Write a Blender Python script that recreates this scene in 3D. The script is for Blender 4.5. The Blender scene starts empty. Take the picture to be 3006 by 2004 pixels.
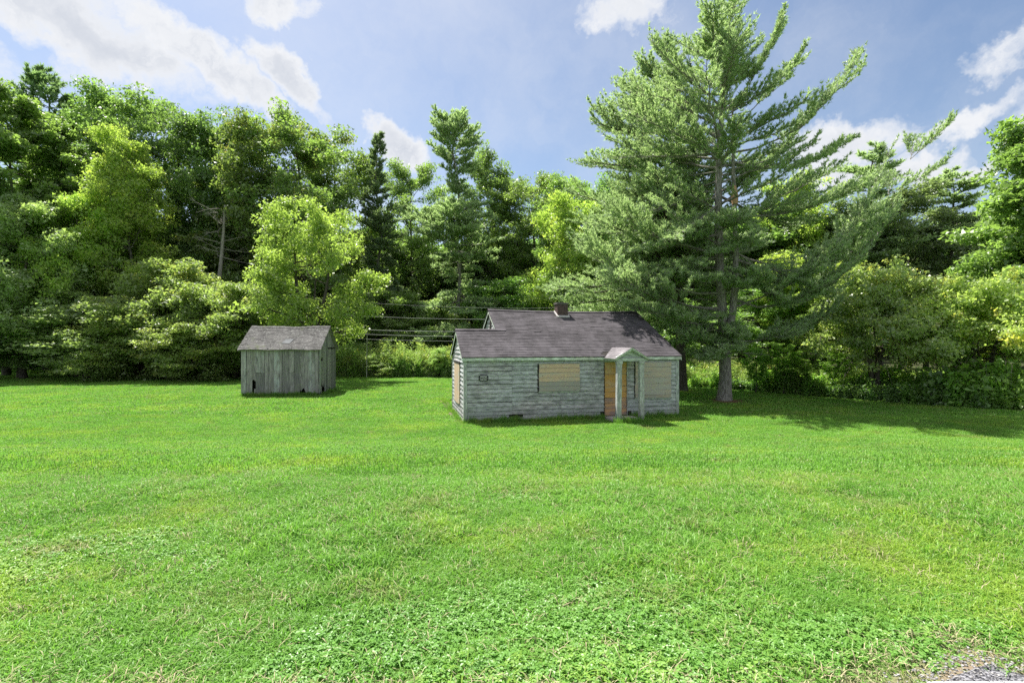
import bpy, math, random
import numpy as np
from mathutils import Vector, Matrix

sc = bpy.context.scene
COL = sc.collection
R = math.radians

# ------------------------------------------------------------------ camera
CAMZ = 2.866
FPX, HOR = 1519.5, 1005.0            # focal length and horizon, in pixels of the 3006 px wide photograph
cam_d = bpy.data.cameras.new('camera')
cam = bpy.data.objects.new('camera', cam_d)
COL.objects.link(cam)
cam_d.sensor_width = 36.0
cam_d.lens = FPX / 3006.0 * 36.0
cam_d.shift_y = (HOR - 1002.0) / 3006.0
cam_d.clip_start = 0.05
cam_d.clip_end = 3000.0
cam.location = (0, 0, CAMZ)
cam.rotation_euler = (R(90), 0, 0)
sc.camera = cam

# ------------------------------------------------------------------ sun, sky, exposure
SUN_EL, SUN_AZ = R(62), R(-40)       # azimuth from +Y (view direction), negative = to the left
SDIR = Vector((math.sin(SUN_AZ) * math.cos(SUN_EL), math.cos(SUN_AZ) * math.cos(SUN_EL), math.sin(SUN_EL)))
sl = bpy.data.lights.new('sun', 'SUN')
sl.energy = 4.1
sl.angle = R(0.53)
sl.color = (1.0, 0.955, 0.88)
sun = bpy.data.objects.new('sun', sl)
COL.objects.link(sun)
sun.rotation_euler = SDIR.to_track_quat('Z', 'Y').to_euler()
sun.location = (-30, 40, 90)

sc.render.engine = 'CYCLES'
sc.cycles.max_bounces = 12
sc.cycles.diffuse_bounces = 8
sc.cycles.glossy_bounces = 2
sc.cycles.transmission_bounces = 8
sc.cycles.transparent_max_bounces = 4
sc.cycles.use_denoising = False
try:
    sc.cycles.denoising_prefilter = 'ACCURATE'
except Exception:
    pass
sc.cycles.sample_clamp_indirect = 6.0
sc.cycles.caustics_reflective = False
sc.cycles.caustics_refractive = False
sc.view_settings.view_transform = 'Standard'
sc.view_settings.look = 'None'
sc.view_settings.gamma = 1.0
sc.view_settings.use_curve_mapping = False
sc.view_settings.exposure = 1.5


class NT:
    """short hand for building node trees"""
    def __init__(s, tree):
        s.t = tree

    def n(s, typ, ins=None, **kw):
        nd = s.t.nodes.new(typ)
        for k, v in kw.items():
            setattr(nd, k, v)
        for k, v in (ins or {}).items():
            sk = nd.inputs[k]
            if hasattr(v, 'is_linked') or isinstance(v, bpy.types.NodeSocket):
                s.t.links.new(v, sk)
            else:
                if hasattr(sk, 'default_value') and isinstance(v, tuple) and len(v) == 3 and sk.type == 'RGBA':
                    v = v + (1.0,)
                sk.default_value = v
        return nd

    def math(s, op, a, b=0.0, c=None, clamp=False):
        ins = {0: a, 1: b}
        if c is not None:
            ins[2] = c
        return s.n('ShaderNodeMath', ins, operation=op, use_clamp=clamp).outputs[0]

    def vmath(s, op, a, b=(0, 0, 0), out='Vector'):
        return s.n('ShaderNodeVectorMath', {0: a, 1: b}, operation=op).outputs[out]

    def mix(s, f, a, b, blend='MIX'):
        nd = s.n('ShaderNodeMix', None, data_type='RGBA', blend_type=blend)
        for i, v in ((0, f), (6, a), (7, b)):
            sk = nd.inputs[i]
            if isinstance(v, bpy.types.NodeSocket):
                s.t.links.new(v, sk)
            else:
                if isinstance(v, tuple) and len(v) == 3:
                    v = v + (1.0,)
                sk.default_value = v
        return nd.outputs[2]

    def noise(s, vec, scale, detail=4.0, rough=0.55, dist=0.0, out='Fac'):
        return s.n('ShaderNodeTexNoise', {'Vector': vec, 'Scale': scale, 'Detail': detail, 'Roughness': rough,
                                          'Distortion': dist}).outputs[out]

    def ramp(s, f, a, b, lo=0.0, hi=1.0, smooth=True):
        return s.n('ShaderNodeMapRange', {'Value': f, 'From Min': a, 'From Max': b, 'To Min': lo, 'To Max': hi},
                   interpolation_type='SMOOTHSTEP' if smooth else 'LINEAR').outputs[0]


def pdir(px, py):
    return Vector(((px - 1503) / FPX, 1.0, (HOR - py) / FPX)).normalized()


def make_world():
    w = bpy.data.worlds.new('World')
    sc.world = w
    w.use_nodes = True
    t = w.node_tree
    t.nodes.clear()
    N = NT(t)
    sky = N.n('ShaderNodeTexSky', None, sky_type='NISHITA')
    sky.sun_disc = False
    sky.sun_elevation = SUN_EL
    sky.sun_rotation = SUN_AZ
    sky.altitude = 300
    sky.air_density = 1.0
    sky.dust_density = 1.6
    sky.ozone_density = 1.2
    tc = N.n('ShaderNodeTexCoord').outputs['Generated']
    d = N.vmath('NORMALIZE', tc)
    # warp of the directions so that the outlines of the cumulus are ragged
    w1 = N.vmath('SUBTRACT', N.noise(d, 5.0, 6.0, 0.6, out='Color'), (0.5, 0.5, 0.5))
    w1 = N.n('ShaderNodeVectorMath', {0: w1, 'Scale': 0.17}, operation='SCALE').outputs[0]
    w2 = N.vmath('SUBTRACT', N.noise(d, 17.0, 5.0, 0.6, out='Color'), (0.5, 0.5, 0.5))
    w2 = N.n('ShaderNodeVectorMath', {0: w2, 'Scale': 0.075}, operation='SCALE').outputs[0]
    dw = N.vmath('ADD', d, N.vmath('ADD', w1, w2))
    # cloud banks: centre pixel, half axes (px), rotation (deg, clockwise on the picture), weight
    blobs = [
        (230, 30, 480, 150, 20, 1.0), (620, 170, 330, 95, 34, 1.0), (880, 262, 165, 70, 44, 0.9), (330, 230, 330, 80, 15, .62), (60, 190, 200, 60, 10, .55),
        (-350, 120, 420, 200, 0, .9),
        (850, 25, 150, 75, 15, .8), (1150, 415, 125, 75, 22, 1.05), (1215, 450, 80, 45, 20, .6), (1300, 70, 42, 55, 20, .5), (1260, 5, 50, 20, 0, .4),
        (1860, 45, 190, 95, 10, .82), (2010, 20, 120, 80, 0, .5),
        (2480, 390, 280, 85, -4, .80), (2600, 470, 320, 85, 10, .82), (2840, 350, 240, 55, -12, .68), (2930, 180, 170, 65, 12, .62), (2780, 200, 130, 55, 0, .45),
        (2950, 480, 240, 60, -8, .7), (3250, 320, 300, 150, 0, .65), (2360, 470, 160, 55, -10, .55),
    ]
    tot = None
    for (px, py, ra, rb, rot, wt) in blobs:
        c = pdir(px, py)
        ex = Vector((0, 0, 1)).cross(c).normalized() * -1
        ey = c.cross(ex).normalized()
        if ey.z > 0:
            ey = -ey                                     # picture-down
        ca, sa = math.cos(R(rot)), math.sin(R(rot))
        dist = (Vector(((px - 1503) / FPX, 1, (HOR - py) / FPX))).length
        a = (ex * ca + ey * sa) * (FPX * dist / ra)
        b = (ey * ca - ex * sa) * (FPX * dist / rb)
        q = N.vmath('SUBTRACT', dw, tuple(c))
        u = N.vmath('DOT_PRODUCT', q, tuple(a), out='Value')
        v = N.vmath('DOT_PRODUCT', q, tuple(b), out='Value')
        r2 = N.math('ADD', N.math('MULTIPLY', u, u), N.math('MULTIPLY', v, v))
        g = N.math('MULTIPLY', N.math('EXPONENT', N.math('MULTIPLY', r2, -0.85)), wt)
        tot = g if tot is None else N.math('MAXIMUM', tot, g)
    # unseen broken cloud over the rest of the sky, cover raised to lift the shade
    sep = N.n('ShaderNodeSeparateXYZ', {0: dw})
    den = N.math('MAXIMUM', N.math('ADD', sep.outputs[2], 0.12), 0.05)
    pl = N.n('ShaderNodeCombineXYZ', {0: N.math('DIVIDE', sep.outputs[0], den), 1: N.math('DIVIDE', sep.outputs[1], den)}).outputs[0]
    far = N.ramp(N.noise(pl, 0.9, 5, 0.5), 0.37, 0.55)
    inview = N.ramp(N.vmath('DOT_PRODUCT', d, (0, .94, .34), out='Value'), 0.45, 0.62)
    far = N.math('MULTIPLY', far, N.math('SUBTRACT', 1.0, inview))
    tot = N.math('MAXIMUM', tot, far)
    fl = N.noise(dw, 7.0, 9.0, 0.62)
    fl2 = N.noise(d, 2.5, 3.0, 0.5)
    e = N.math('ADD', tot, N.math('MULTIPLY', N.math('SUBTRACT', fl, 0.5), 1.0))
    dens = N.ramp(e, 0.38, 0.76)
    wisp = N.math('MULTIPLY', N.ramp(N.math('ADD', N.math('MULTIPLY', fl2, .7), N.math('MULTIPLY', fl, .45)), 0.40, 0.80), 0.36)
    dens = N.math('MAXIMUM', dens, wisp)
    # thick cloud is greyer, rims are brighter
    fl3 = N.noise(N.vmath('ADD', dw, tuple(SDIR * 0.03)), 7.0, 9.0, 0.62)
    lit = N.ramp(N.math('SUBTRACT', fl, fl3), -0.06, 0.09)
    thick = N.ramp(e, 0.55, 1.05)
    ccol = N.mix(N.math('MULTIPLY', thick, N.math('SUBTRACT', 1.0, N.math('MULTIPLY', lit, .75))), (2.95, 3.0, 3.1), (2.05, 2.18, 2.44))
    up = N.n('ShaderNodeSeparateXYZ', {0: d}).outputs[2]
    skyc = N.mix(1.0, sky.outputs[0], (0.49, 0.492, 0.488), blend='MULTIPLY')
    fade = N.ramp(up, -0.02, 0.06)
    col = N.mix(N.math('MULTIPLY', dens, fade), skyc, ccol)
    bg = N.n('ShaderNodeBackground', {'Color': col, 'Strength': 0.11})
    out = N.n('ShaderNodeOutputWorld', {'Surface': bg.outputs[0]})


make_world()

# ------------------------------------------------------------------ helpers
def tag(o, label=None, cat=None, group=None, kind=None):
    for k, v in (('label', label), ('category', cat), ('group', group), ('kind', kind)):
        if v:
            o[k] = v
    return o


def empty(name, loc=(0, 0, 0), rz=0.0):
    o = bpy.data.objects.new(name, None)
    COL.objects.link(o)
    o.location = loc
    o.rotation_euler = (0, 0, rz)
    o.empty_display_size = 0.3
    return o


def link(name, me, parent=None, loc=None):
    o = bpy.data.objects.new(name, me)
    COL.objects.link(o)
    if parent is not None:
        o.parent = parent
    if loc is not None:
        o.location = loc
    return o


def mesh_np(name, V, F, mat=None, attrs=None, smooth=False, mats=None, mat_idx=None):
    """V (n,3); F list of (m,k) arrays (k = 3 or 4)"""
    if not isinstance(F, (list, tuple)):
        F = [F]
    F = [np.asarray(f, np.int32) for f in F if len(f)]
    me = bpy.data.meshes.new(name)
    V = np.asarray(V, np.float32)
    me.vertices.add(len(V))
    me.vertices.foreach_set('co', V.ravel())
    loops = np.concatenate([f.ravel() for f in F])
    sizes = np.concatenate([np.full(len(f), f.shape[1], np.int32) for f in F])
    starts = np.concatenate([[0], np.cumsum(sizes)[:-1]]).astype(np.int32)
    me.loops.add(len(loops))
    me.loops.foreach_set('vertex_index', loops)
    me.polygons.add(len(sizes))
    me.polygons.foreach_set('loop_start', starts)
    me.polygons.foreach_set('use_smooth', np.full(len(sizes), bool(smooth)))
    for m in (mats or ([mat] if mat else [])):
        me.materials.append(m)
    if mat_idx is not None:
        me.polygons.foreach_set('material_index', np.asarray(mat_idx, np.int32))
    me.update(calc_edges=True)
    for k, (dom, arr) in (attrs or {}).items():
        a = me.attributes.new(k, 'FLOAT', dom)
        a.data.foreach_set('value', np.asarray(arr, np.float32))
    me.validate()
    return me


class MB:
    """collects boxes, prisms and tubes into one mesh"""
    def __init__(s):
        s.v, s.f4, s.f3, s.n = [], [], [], 0
        s.t4, s.t3 = [], []

    def add(s, v, f4=(), f3=(), tint=0.5):
        v = np.asarray(v, float)
        s.v.append(v)
        if len(f4):
            s.f4.append(np.asarray(f4, int) + s.n)
            s.t4 += [tint] * len(f4)
        if len(f3):
            s.f3.append(np.asarray(f3, int) + s.n)
            s.t3 += [tint] * len(f3)
        s.n += len(v)
        return s

    def box(s, x0, x1, y0, y1, z0, z1, tint=0.5, M=None):
        v = np.array([(x, y, z) for x in (x0, x1) for y in (y0, y1) for z in (z0, z1)], float)
        if M is not None:
            v = np.array([tuple(M @ Vector(p)) for p in v])
        return s.add(v, [(0, 1, 3, 2), (4, 6, 7, 5), (0, 4, 5, 1), (2, 3, 7, 6), (0, 2, 6, 4), (1, 5, 7, 3)], tint=tint)

    def hexa(s, v, tint=0.5):
        return s.add(v, [(0, 1, 3, 2), (4, 6, 7, 5), (0, 4, 5, 1), (2, 3, 7, 6), (0, 2, 6, 4), (1, 5, 7, 3)], tint=tint)

    def tube(s, pts, rads, sides=7, cap=True, tint=0.5):
        V, F4, F3 = tube_np(np.asarray(pts, float), np.asarray(rads, float), sides)
        return s.add(V, F4, F3, tint)

    def build(s, name, mat, parent=None, smooth=False, tint=False):
        F = []
        T = []
        if s.f4:
            F.append(np.concatenate(s.f4)); T += s.t4
        if s.f3:
            F.append(np.concatenate(s.f3)); T += s.t3
        me = mesh_np(name, np.concatenate(s.v), F, mat, {'tint': ('FACE', T)} if tint else None, smooth)
        return link(name, me, parent)


def tube_np(P, rad, sides=6):
    n = len(P)
    T = np.gradient(P, axis=0)
    T /= np.linalg.norm(T, axis=1, keepdims=True) + 1e-9
    ref = np.array([0.31, 0.95, 0.05]) if abs(T[0, 2]) > 0.6 else np.array([0.05, 0.1, 1.0])
    A = np.cross(T, ref)
    A /= np.linalg.norm(A, axis=1, keepdims=True) + 1e-9
    B = np.cross(T, A)
    ang = np.arange(sides) / sides * 2 * np.pi
    V = (P[:, None, :] + rad[:, None, None] * (np.cos(ang)[None, :, None] * A[:, None, :] + np.sin(ang)[None, :, None] * B[:, None, :])).reshape(-1, 3)
    i = np.arange(n - 1)[:, None] * sides
    j = np.arange(sides)[None, :]
    k = (j + 1) % sides
    F = np.stack([i + j, i + k, i + sides + k, i + sides + j], -1).reshape(-1, 4)
    V = np.vstack([V, P[-1:] + T[-1:] * rad[-1]])
    tip = len(V) - 1
    b = (n - 1) * sides
    F3 = np.array([(b + q, b + (q + 1) % sides, tip) for q in range(sides)])
    return V, F, F3


def sstep(a, b, x):
    t = np.clip((x - a) / (b - a), 0, 1)
    return t * t * (3 - 2 * t)


def vnoise(x, y, seed=0):
    """cheap smooth value noise, vectorised"""
    x = np.asarray(x, float); y = np.asarray(y, float)
    xi, yi = np.floor(x).astype(np.int64), np.floor(y).astype(np.int64)
    fx, fy = x - xi, y - yi
    fx = fx * fx * (3 - 2 * fx); fy = fy * fy * (3 - 2 * fy)

    def h(a, b):
        n = (a * 374761393 + b * 668265263 + seed * 974634777) & 0x7fffffff
        n = ((n ^ (n >> 13)) * 1274126177) & 0x7fffffff
        return ((n ^ (n >> 16)) & 0xffff) / 65535.0
    return (h(xi, yi) * (1 - fx) + h(xi + 1, yi) * fx) * (1 - fy) + (h(xi, yi + 1) * (1 - fx) + h(xi + 1, yi + 1) * fx) * fy


def fbm(x, y, seed=0, o=3):
    s, a, t = 0, 1.0, 0
    for i in range(o):
        s = s + a * vnoise(np.asarray(x) * 2 ** i, np.asarray(y) * 2 ** i, seed + i)
        t += a
        a *= .5
    return s / t


def ground_z(x, y):
    """bank beside the road falling to the level lawn"""
    x = np.asarray(x, float); y = np.asarray(y, float)
    z = 1.30 - 0.03 * np.clip(y - 2, 0, 3.5) - 1.195 * sstep(4.0, 16.5, y)
    z = z + 0.10 * (fbm(x * .12 + 7, y * .12 + 3, 5) - 0.5) * sstep(3, 9, y)
    z = z + 0.035 * (fbm(x * .7, y * .7, 9) - 0.5) * sstep(2.8, 4, y)
    return z


EDGE_PX = np.array([-900, 0, 400, 700, 1000, 1330, 1700, 2010, 2300, 2600, 3006, 3800])
EDGE_PY = np.array([1092, 1094, 1097, 1101, 1107, 1107, 1116, 1136, 1152, 1178, 1205, 1262])


def edge_y(x, y):
    """signed distance (m, + = inside the wild growth) to the far edge of the lawn"""
    px = 1503 + FPX * np.asarray(x) / np.maximum(np.asarray(y), .5)
    e = np.interp(px, EDGE_PX, EDGE_PY)
    return y - FPX * CAMZ / (e - HOR)


def at(px, Y):
    return (px - 1503.0) / FPX * Y


def hz(py, Y):
    return CAMZ + (HOR - py) / FPX * Y


# ------------------------------------------------------------------ materials
def new_mat(name):
    m = bpy.data.materials.new(name)
    m.use_nodes = True
    m.node_tree.nodes.clear()
    return m, NT(m.node_tree)


def finish(N, col, rough=0.85, spec=0.25, bump=None, bstr=0.4, bdist=0.02):
    ins = {'Base Color': col, 'Roughness': rough, 'Specular IOR Level': spec}
    if bump is not None:
        ins['Normal'] = N.n('ShaderNodeBump', {'Height': bump, 'Strength': bstr, 'Distance': bdist}).outputs[0]
    p = N.n('ShaderNodeBsdfPrincipled', ins)
    N.n('ShaderNodeOutputMaterial', {'Surface': p.outputs[0]})


def objco(N):
    return N.n('ShaderNodeTexCoord').outputs['Object']


def geo_pos(N):
    return N.n('ShaderNodeNewGeometry').outputs['Position']


def scaled(N, v, s, off=None):
    v = N.vmath('MULTIPLY', v, s)
    if off is not None:
        v = N.vmath('ADD', v, off)
    return v


def obj_random(N):
    return N.n('ShaderNodeObjectInfo').outputs['Random']


def tint_attr(N):
    return N.n('ShaderNodeAttribute', None, attribute_name='tint').outputs['Fac']


def leaf_mat(name, dark, light, trans=0.45, gloss=0.06, hue=0.0, accent=None, acc_amt=0.0, rough=0.42, tt=(1.45, 1.55, 0.80)):
    m, N = new_mat(name)
    dark = tuple(.62 * a + .30 * b for a, b in zip(dark, light))
    trans = trans + .06
    tnt = tint_attr(N)
    p = geo_pos(N)
    big = N.noise(p, 0.55, 3.0, 0.55)
    f = N.math('ADD', N.math('MULTIPLY', tnt, 0.65), N.math('MULTIPLY', N.math('SUBTRACT', big, 0.33), 1.1), clamp=True)
    col = N.mix(f, dark, light)
    if accent is not None:
        am = N.ramp(N.math('ADD', N.math('MULTIPLY', N.noise(p, 0.9, 3.0), .75), N.math('MULTIPLY', tnt, .35)), 0.62 - acc_amt * .3, 0.80 - acc_amt * .2)
        col = N.mix(am, col, accent)
    rnd = obj_random(N)
    col = N.n('ShaderNodeHueSaturation', {'Hue': N.math('ADD', 0.5, N.math('MULTIPLY', N.math('SUBTRACT', rnd, .5), hue)),
                                          'Saturation': 1.0, 'Value': N.math('ADD', 0.88, N.math('MULTIPLY', rnd, .24)), 'Color': col}).outputs[0]
    tcol = N.mix(1.0, col, tt, blend='MULTIPLY')
    df = N.n('ShaderNodeBsdfDiffuse', {'Color': col})
    tr = N.n('ShaderNodeBsdfTranslucent', {'Color': tcol})
    mx = N.n('ShaderNodeMixShader', {0: trans, 1: df.outputs[0], 2: tr.outputs[0]})
    gl = N.n('ShaderNodeBsdfGlossy', {'Color': (1, 1, 1, 1), 'Roughness': rough})
    m2 = N.n('ShaderNodeMixShader', {0: gloss, 1: mx.outputs[0], 2: gl.outputs[0]})
    N.n('ShaderNodeOutputMaterial', {'Surface': m2.outputs[0]})
    return m


def bark_mat(name, a, b, sc_=1.0):
    m, N = new_mat(name)
    p = objco(N)
    f = N.noise(scaled(N, p, (9 * sc_, 9 * sc_, 2.2 * sc_)), 1.6, 6, 0.65)
    g = N.noise(p, 1.1, 3)
    col = N.mix(N.ramp(f, .35, .65), a, b)
    col = N.mix(N.ramp(g, .5, .75, 0, .5), col, (0.20, 0.21, 0.17))
    finish(N, col, 0.95, 0.1, f, 0.9, 0.05)
    return m


LM = {
    'oak': leaf_mat('leaf_dark_oak', (0.075, 0.140, 0.050), (0.235, 0.365, 0.125), .48, .05, .02),
    'oak_brown': leaf_mat('leaf_brownish_oak', (0.085, 0.140, 0.046), (0.255, 0.350, 0.115), .48, .045, .02, (0.24, 0.22, 0.08), .03),
    'bright': leaf_mat('leaf_yellow_green', (0.170, 0.275, 0.060), (0.420, 0.550, 0.140), .52, .03, .015, (0.50, 0.54, 0.13), .03, tt=(1.4, 1.5, .87)),
    'locust': leaf_mat('leaf_locust', (0.150, 0.240, 0.050), (0.400, 0.510, 0.145), .50, .045, .0, tt=(1.4, 1.5, .87)),
    'maple': leaf_mat('leaf_maple', (0.100, 0.180, 0.055), (0.270, 0.390, 0.130), .48, .05, .02),
    'pale': leaf_mat('leaf_pale', (0.16, 0.25, 0.095), (0.38, 0.49, 0.22), .44, .05, .02),
    'olive': leaf_mat('leaf_olive', (0.130, 0.205, 0.070), (0.33, 0.42, 0.17), .48, .035, .02, (0.36, 0.36, .12), .05),
    'dusky': leaf_mat('leaf_dusky', (0.090, 0.135, 0.068), (0.235, 0.315, 0.160), .46, .05, .02),
    'apple': leaf_mat('leaf_apple', (0.18, 0.275, 0.100), (0.42, 0.530, 0.24), .50, .045, .01, (0.52, 0.50, 0.14), .02),
    'apple_b': leaf_mat('leaf_apple_tawny', (0.19, 0.280, 0.085), (0.45, 0.540, 0.20), .50, .04, .01, (0.55, 0.50, 0.14), .10),
    'weed': leaf_mat('leaf_weeds', (0.12, 0.24, 0.040), (0.30, 0.46, 0.11), .48, .03, .02),
    'goldenrod': leaf_mat('leaf_goldenrod', (0.16, 0.25, 0.09), (0.38, 0.49, 0.20), .46, .03, .02, (0.40, 0.40, 0.12), .05),
    'ivy': leaf_mat('leaf_undergrowth', (0.085, 0.175, 0.045), (0.23, 0.38, 0.11), .45, .05, .02),
    'pine': leaf_mat('needles_white_pine', (0.105, 0.180, 0.095), (0.42, 0.525, 0.30), .48, .05, .0, rough=.5, tt=(1.35, 1.45, .9)),
    'pine_dark': leaf_mat('needles_dark_pine', (0.070, 0.135, 0.078), (0.26, 0.36, 0.21), .42, .04, .02, rough=.5),
    'spruce': leaf_mat('needles_grey_spruce', (0.085, 0.145, 0.085), (0.27, 0.36, 0.215), .42, .04, .02, rough=.5),
}
BARK = {
    'dark': bark_mat('bark_dark', (0.050, 0.044, 0.036), (0.13, 0.115, 0.095)),
    'grey': bark_mat('bark_grey', (0.075, 0.070, 0.062), (0.24, 0.225, 0.20)),
    'pine': bark_mat('bark_pine', (0.13, 0.118, 0.105), (0.36, 0.34, 0.31), 1.3),
    'dead': bark_mat('bark_dead_wood', (0.16, 0.145, 0.125), (0.40, 0.38, 0.34), 2.0),
}


def painted_wood(name, along='x', paint=(0.450, 0.468, 0.500), bare=(0.28, 0.28, 0.285), amount=.5, grimy=.62):
    m, N = new_mat(name)
    p = objco(N)
    rnd = obj_random(N)
    off = N.n('ShaderNodeCombineXYZ', {0: N.math('MULTIPLY', rnd, 31.0), 1: N.math('MULTIPLY', rnd, 17.0), 2: N.math('MULTIPLY', rnd, 23.0)}).outputs[0]
    st = {'x': (1.6, 1.6, 26.0), 'y': (1.6, 1.6, 26.0), 'z': (22.0, 22.0, 1.2)}[along]
    grain = N.noise(N.vmath('ADD', scaled(N, p, st), off), 1.6, 6, 0.7, 0.4)
    patch = N.noise(scaled(N, N.vmath('ADD', p, off), (1.7, 1.7, 5.0) if along != 'z' else (5, 5, 1.5)), 1.5, 6, 0.62)
    broad = N.noise(p, 0.7, 4, 0.55)
    chips = N.noise(scaled(N, p, (9, 9, 34) if along != 'z' else (34, 34, 9)), 1.3, 4, .6)
    c0 = N.mix(N.ramp(broad, .35, .68), paint, (paint[0] * .98, paint[1] * .87, paint[2] * .84))
    c0 = N.mix(N.math('MULTIPLY', N.math('SUBTRACT', rnd, .25), .75, clamp=True), c0, (0.34, 0.37, 0.375))
    mott = N.noise(scaled(N, N.vmath('ADD', p, N.vmath('MULTIPLY', off, (1.3, 1.3, 1.3))), (3.2, 3.2, 13.0) if along != 'z' else (13, 13, 3.2)), 1.4, 6, .68)
    mv = N.ramp(mott, .34, .66, .55, 1.34)
    c0 = N.mix(1.0, c0, N.n('ShaderNodeCombineXYZ', {0: mv, 1: mv, 2: mv}).outputs[0], blend='MULTIPLY')
    low = N.ramp(N.n('ShaderNodeSeparateXYZ', {0: p}).outputs[2], .75, .10)
    c0 = N.mix(N.math('MULTIPLY', low, N.ramp(mott, .42, .62, 0, .75)), c0, (0.10, 0.095, 0.085))
    light = N.ramp(N.math('ADD', N.math('MULTIPLY', grain, .5), N.math('MULTIPLY', chips, .5)), .51, .62, 0, .75)
    c0 = N.mix(light, c0, (0.76, 0.78, 0.78))
    wear = N.ramp(N.math('ADD', N.math('MULTIPLY', grain, .70), N.math('MULTIPLY', patch, .50)), .57 - amount * .05, .76 - amount * .05)
    c1 = N.mix(N.math('MULTIPLY', wear, .65), c0, bare)
    grime = N.math('MULTIPLY', N.ramp(N.math('ADD', N.math('MULTIPLY', broad, .35), N.math('MULTIPLY', patch, .65)), .50, .66), grimy)
    c2 = N.mix(grime, c1, (0.085, 0.095, 0.098))
    alg = N.ramp(N.noise(N.vmath('ADD', p, (5, 5, 5)), 1.1, 4), .56, .72, 0, .28)
    c3 = N.mix(alg, c2, (0.33, 0.35, 0.31))
    finish(N, c3, 0.85, 0.2, grain, 0.55, 0.01)
    return m


def plank_mat(name, fresh, grey, weather=.5, low=None):
    m, N = new_mat(name)
    p = objco(N)
    rnd = obj_random(N)
    off = N.n('ShaderNodeCombineXYZ', {0: N.math('MULTIPLY', rnd, 41.0), 1: 0.0, 2: N.math('MULTIPLY', rnd, 13.0)}).outputs[0]
    q = N.vmath('ADD', p, off)
    grain = N.noise(scaled(N, q, (2.0, 2.0, 30.0)), 1.4, 6, 0.65, 1.2)
    patch = N.noise(scaled(N, q, (1.2, 1.2, 2.6)), 1.6, 5, .6)
    kn = N.n('ShaderNodeTexVoronoi', {'Vector': scaled(N, q, (3.3, 3.3, 8.5)), 'Scale': 1.0, 'Randomness': 1.0}).outputs['Distance']
    col = N.mix(N.ramp(grain, .3, .7), fresh, tuple(c * .72 for c in fresh))
    col = N.mix(N.math('MULTIPLY', N.ramp(N.math('ADD', patch, N.math('MULTIPLY', rnd, .16)), .62 - weather * .25, .82 - weather * .2), .85), col, grey)
    col = N.mix(N.ramp(kn, .10, .05), col, (0.075, 0.040, 0.022))
    finish(N, col, 0.8, 0.2, grain, .35, .006)
    return m


def roof_mat(name, a, b, spots, lichen=0.0):
    m, N = new_mat(name)
    p = objco(N)
    tnt = tint_attr(N)
    n1 = N.noise(p, 70, 3, .7)
    n2 = N.noise(scaled(N, p, (.7, 1.6, 1.6)), 1.3, 5, .6)
    col = N.mix(N.math('ADD', N.math('MULTIPLY', tnt, .7), N.math('MULTIPLY', N.math('SUBTRACT', n2, .3), .6), clamp=True), a, b)
    n3 = N.noise(scaled(N, p, (1.0, .45, .45)), 2.1, 5, .65)
    mv = N.ramp(n3, .34, .66, .70, 1.28)
    col = N.mix(1.0, col, N.n('ShaderNodeCombineXYZ', {0: mv, 1: mv, 2: mv}).outputs[0], blend='MULTIPLY')
    col = N.mix(N.ramp(n1, .52, .72, 0, .5), col, spots)
    col = N.mix(N.ramp(tnt, .955, .97), col, (0.27, 0.255, 0.27))
    if lichen:
        l = N.noise(p, 11.0, 6, .7)
        col = N.mix(N.ramp(l, .50, .64, 0, lichen * .7), col, (0.30, 0.31, 0.29))
        l2 = N.noise(N.vmath('ADD', p, (3, 1, 7)), 1.7, 5, .6)
        col = N.mix(N.ramp(l2, .58, .70, 0, .8), col, (0.10, 0.115, 0.07))
    finish(N, col, .92, .2, n1, .5, .006)
    return m


M = {}
M['clap'] = painted_wood('weathered_painted_clapboard')
M['trim'] = painted_wood('weathered_painted_trim', 'z', (0.44, 0.48, 0.48), amount=.8, grimy=.35)
M['trimh'] = painted_wood('weathered_mint_fascia', 'x', (0.62, 0.71, 0.63), amount=-.8, grimy=.06)
M['post'] = painted_wood('weathered_porch_post', 'z', (0.46, 0.49, 0.475), amount=1.1, grimy=.5)
M['gable'] = painted_wood('weathered_mint_gable', 'x', (0.44, 0.51, 0.47), amount=.5, grimy=.3)
M['plank'] = plank_mat('plywood_plank', (0.68, 0.50, 0.36), (0.46, 0.42, 0.37), .3)
M['plank_grey'] = plank_mat('greyed_plank', (0.46, 0.39, 0.33), (0.33, 0.32, 0.31), .7)
M['plank_wall'] = plank_mat('greyed_pine_plank', (0.52, 0.43, 0.36), (0.40, 0.385, 0.37), .8)
M['plank_door'] = plank_mat('fresh_pine_plank', (0.68, 0.375, 0.135), (0.54, 0.37, 0.22), .3)
M['plank_door_low'] = plank_mat('stained_pine_plank', (0.62, 0.36, 0.20), (0.26, 0.20, 0.20), .6)
M['shingle'] = roof_mat('asphalt_shingle', (0.041, 0.037, 0.042), (0.084, 0.077, 0.086), (0.16, 0.148, 0.158))
M['shingle_porch'] = roof_mat('asphalt_shingle_pale', (0.15, 0.138, 0.148), (0.24, 0.222, 0.236), (0.33, 0.31, 0.325))
M['shingle_old'] = roof_mat('old_grey_shingle', (0.052, 0.050, 0.050), (0.118, 0.114, 0.112), (0.20, 0.20, 0.205), .75)


def simple(name, a, b, scale=6, rough=.9, bstr=.5, detail=5, spec=.2):
    m, N = new_mat(name)
    p = objco(N)
    f = N.noise(p, scale, detail, .65)
    finish(N, N.mix(N.ramp(f, .32, .68), a, b), rough, spec, f, bstr, .02)
    return m


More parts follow.
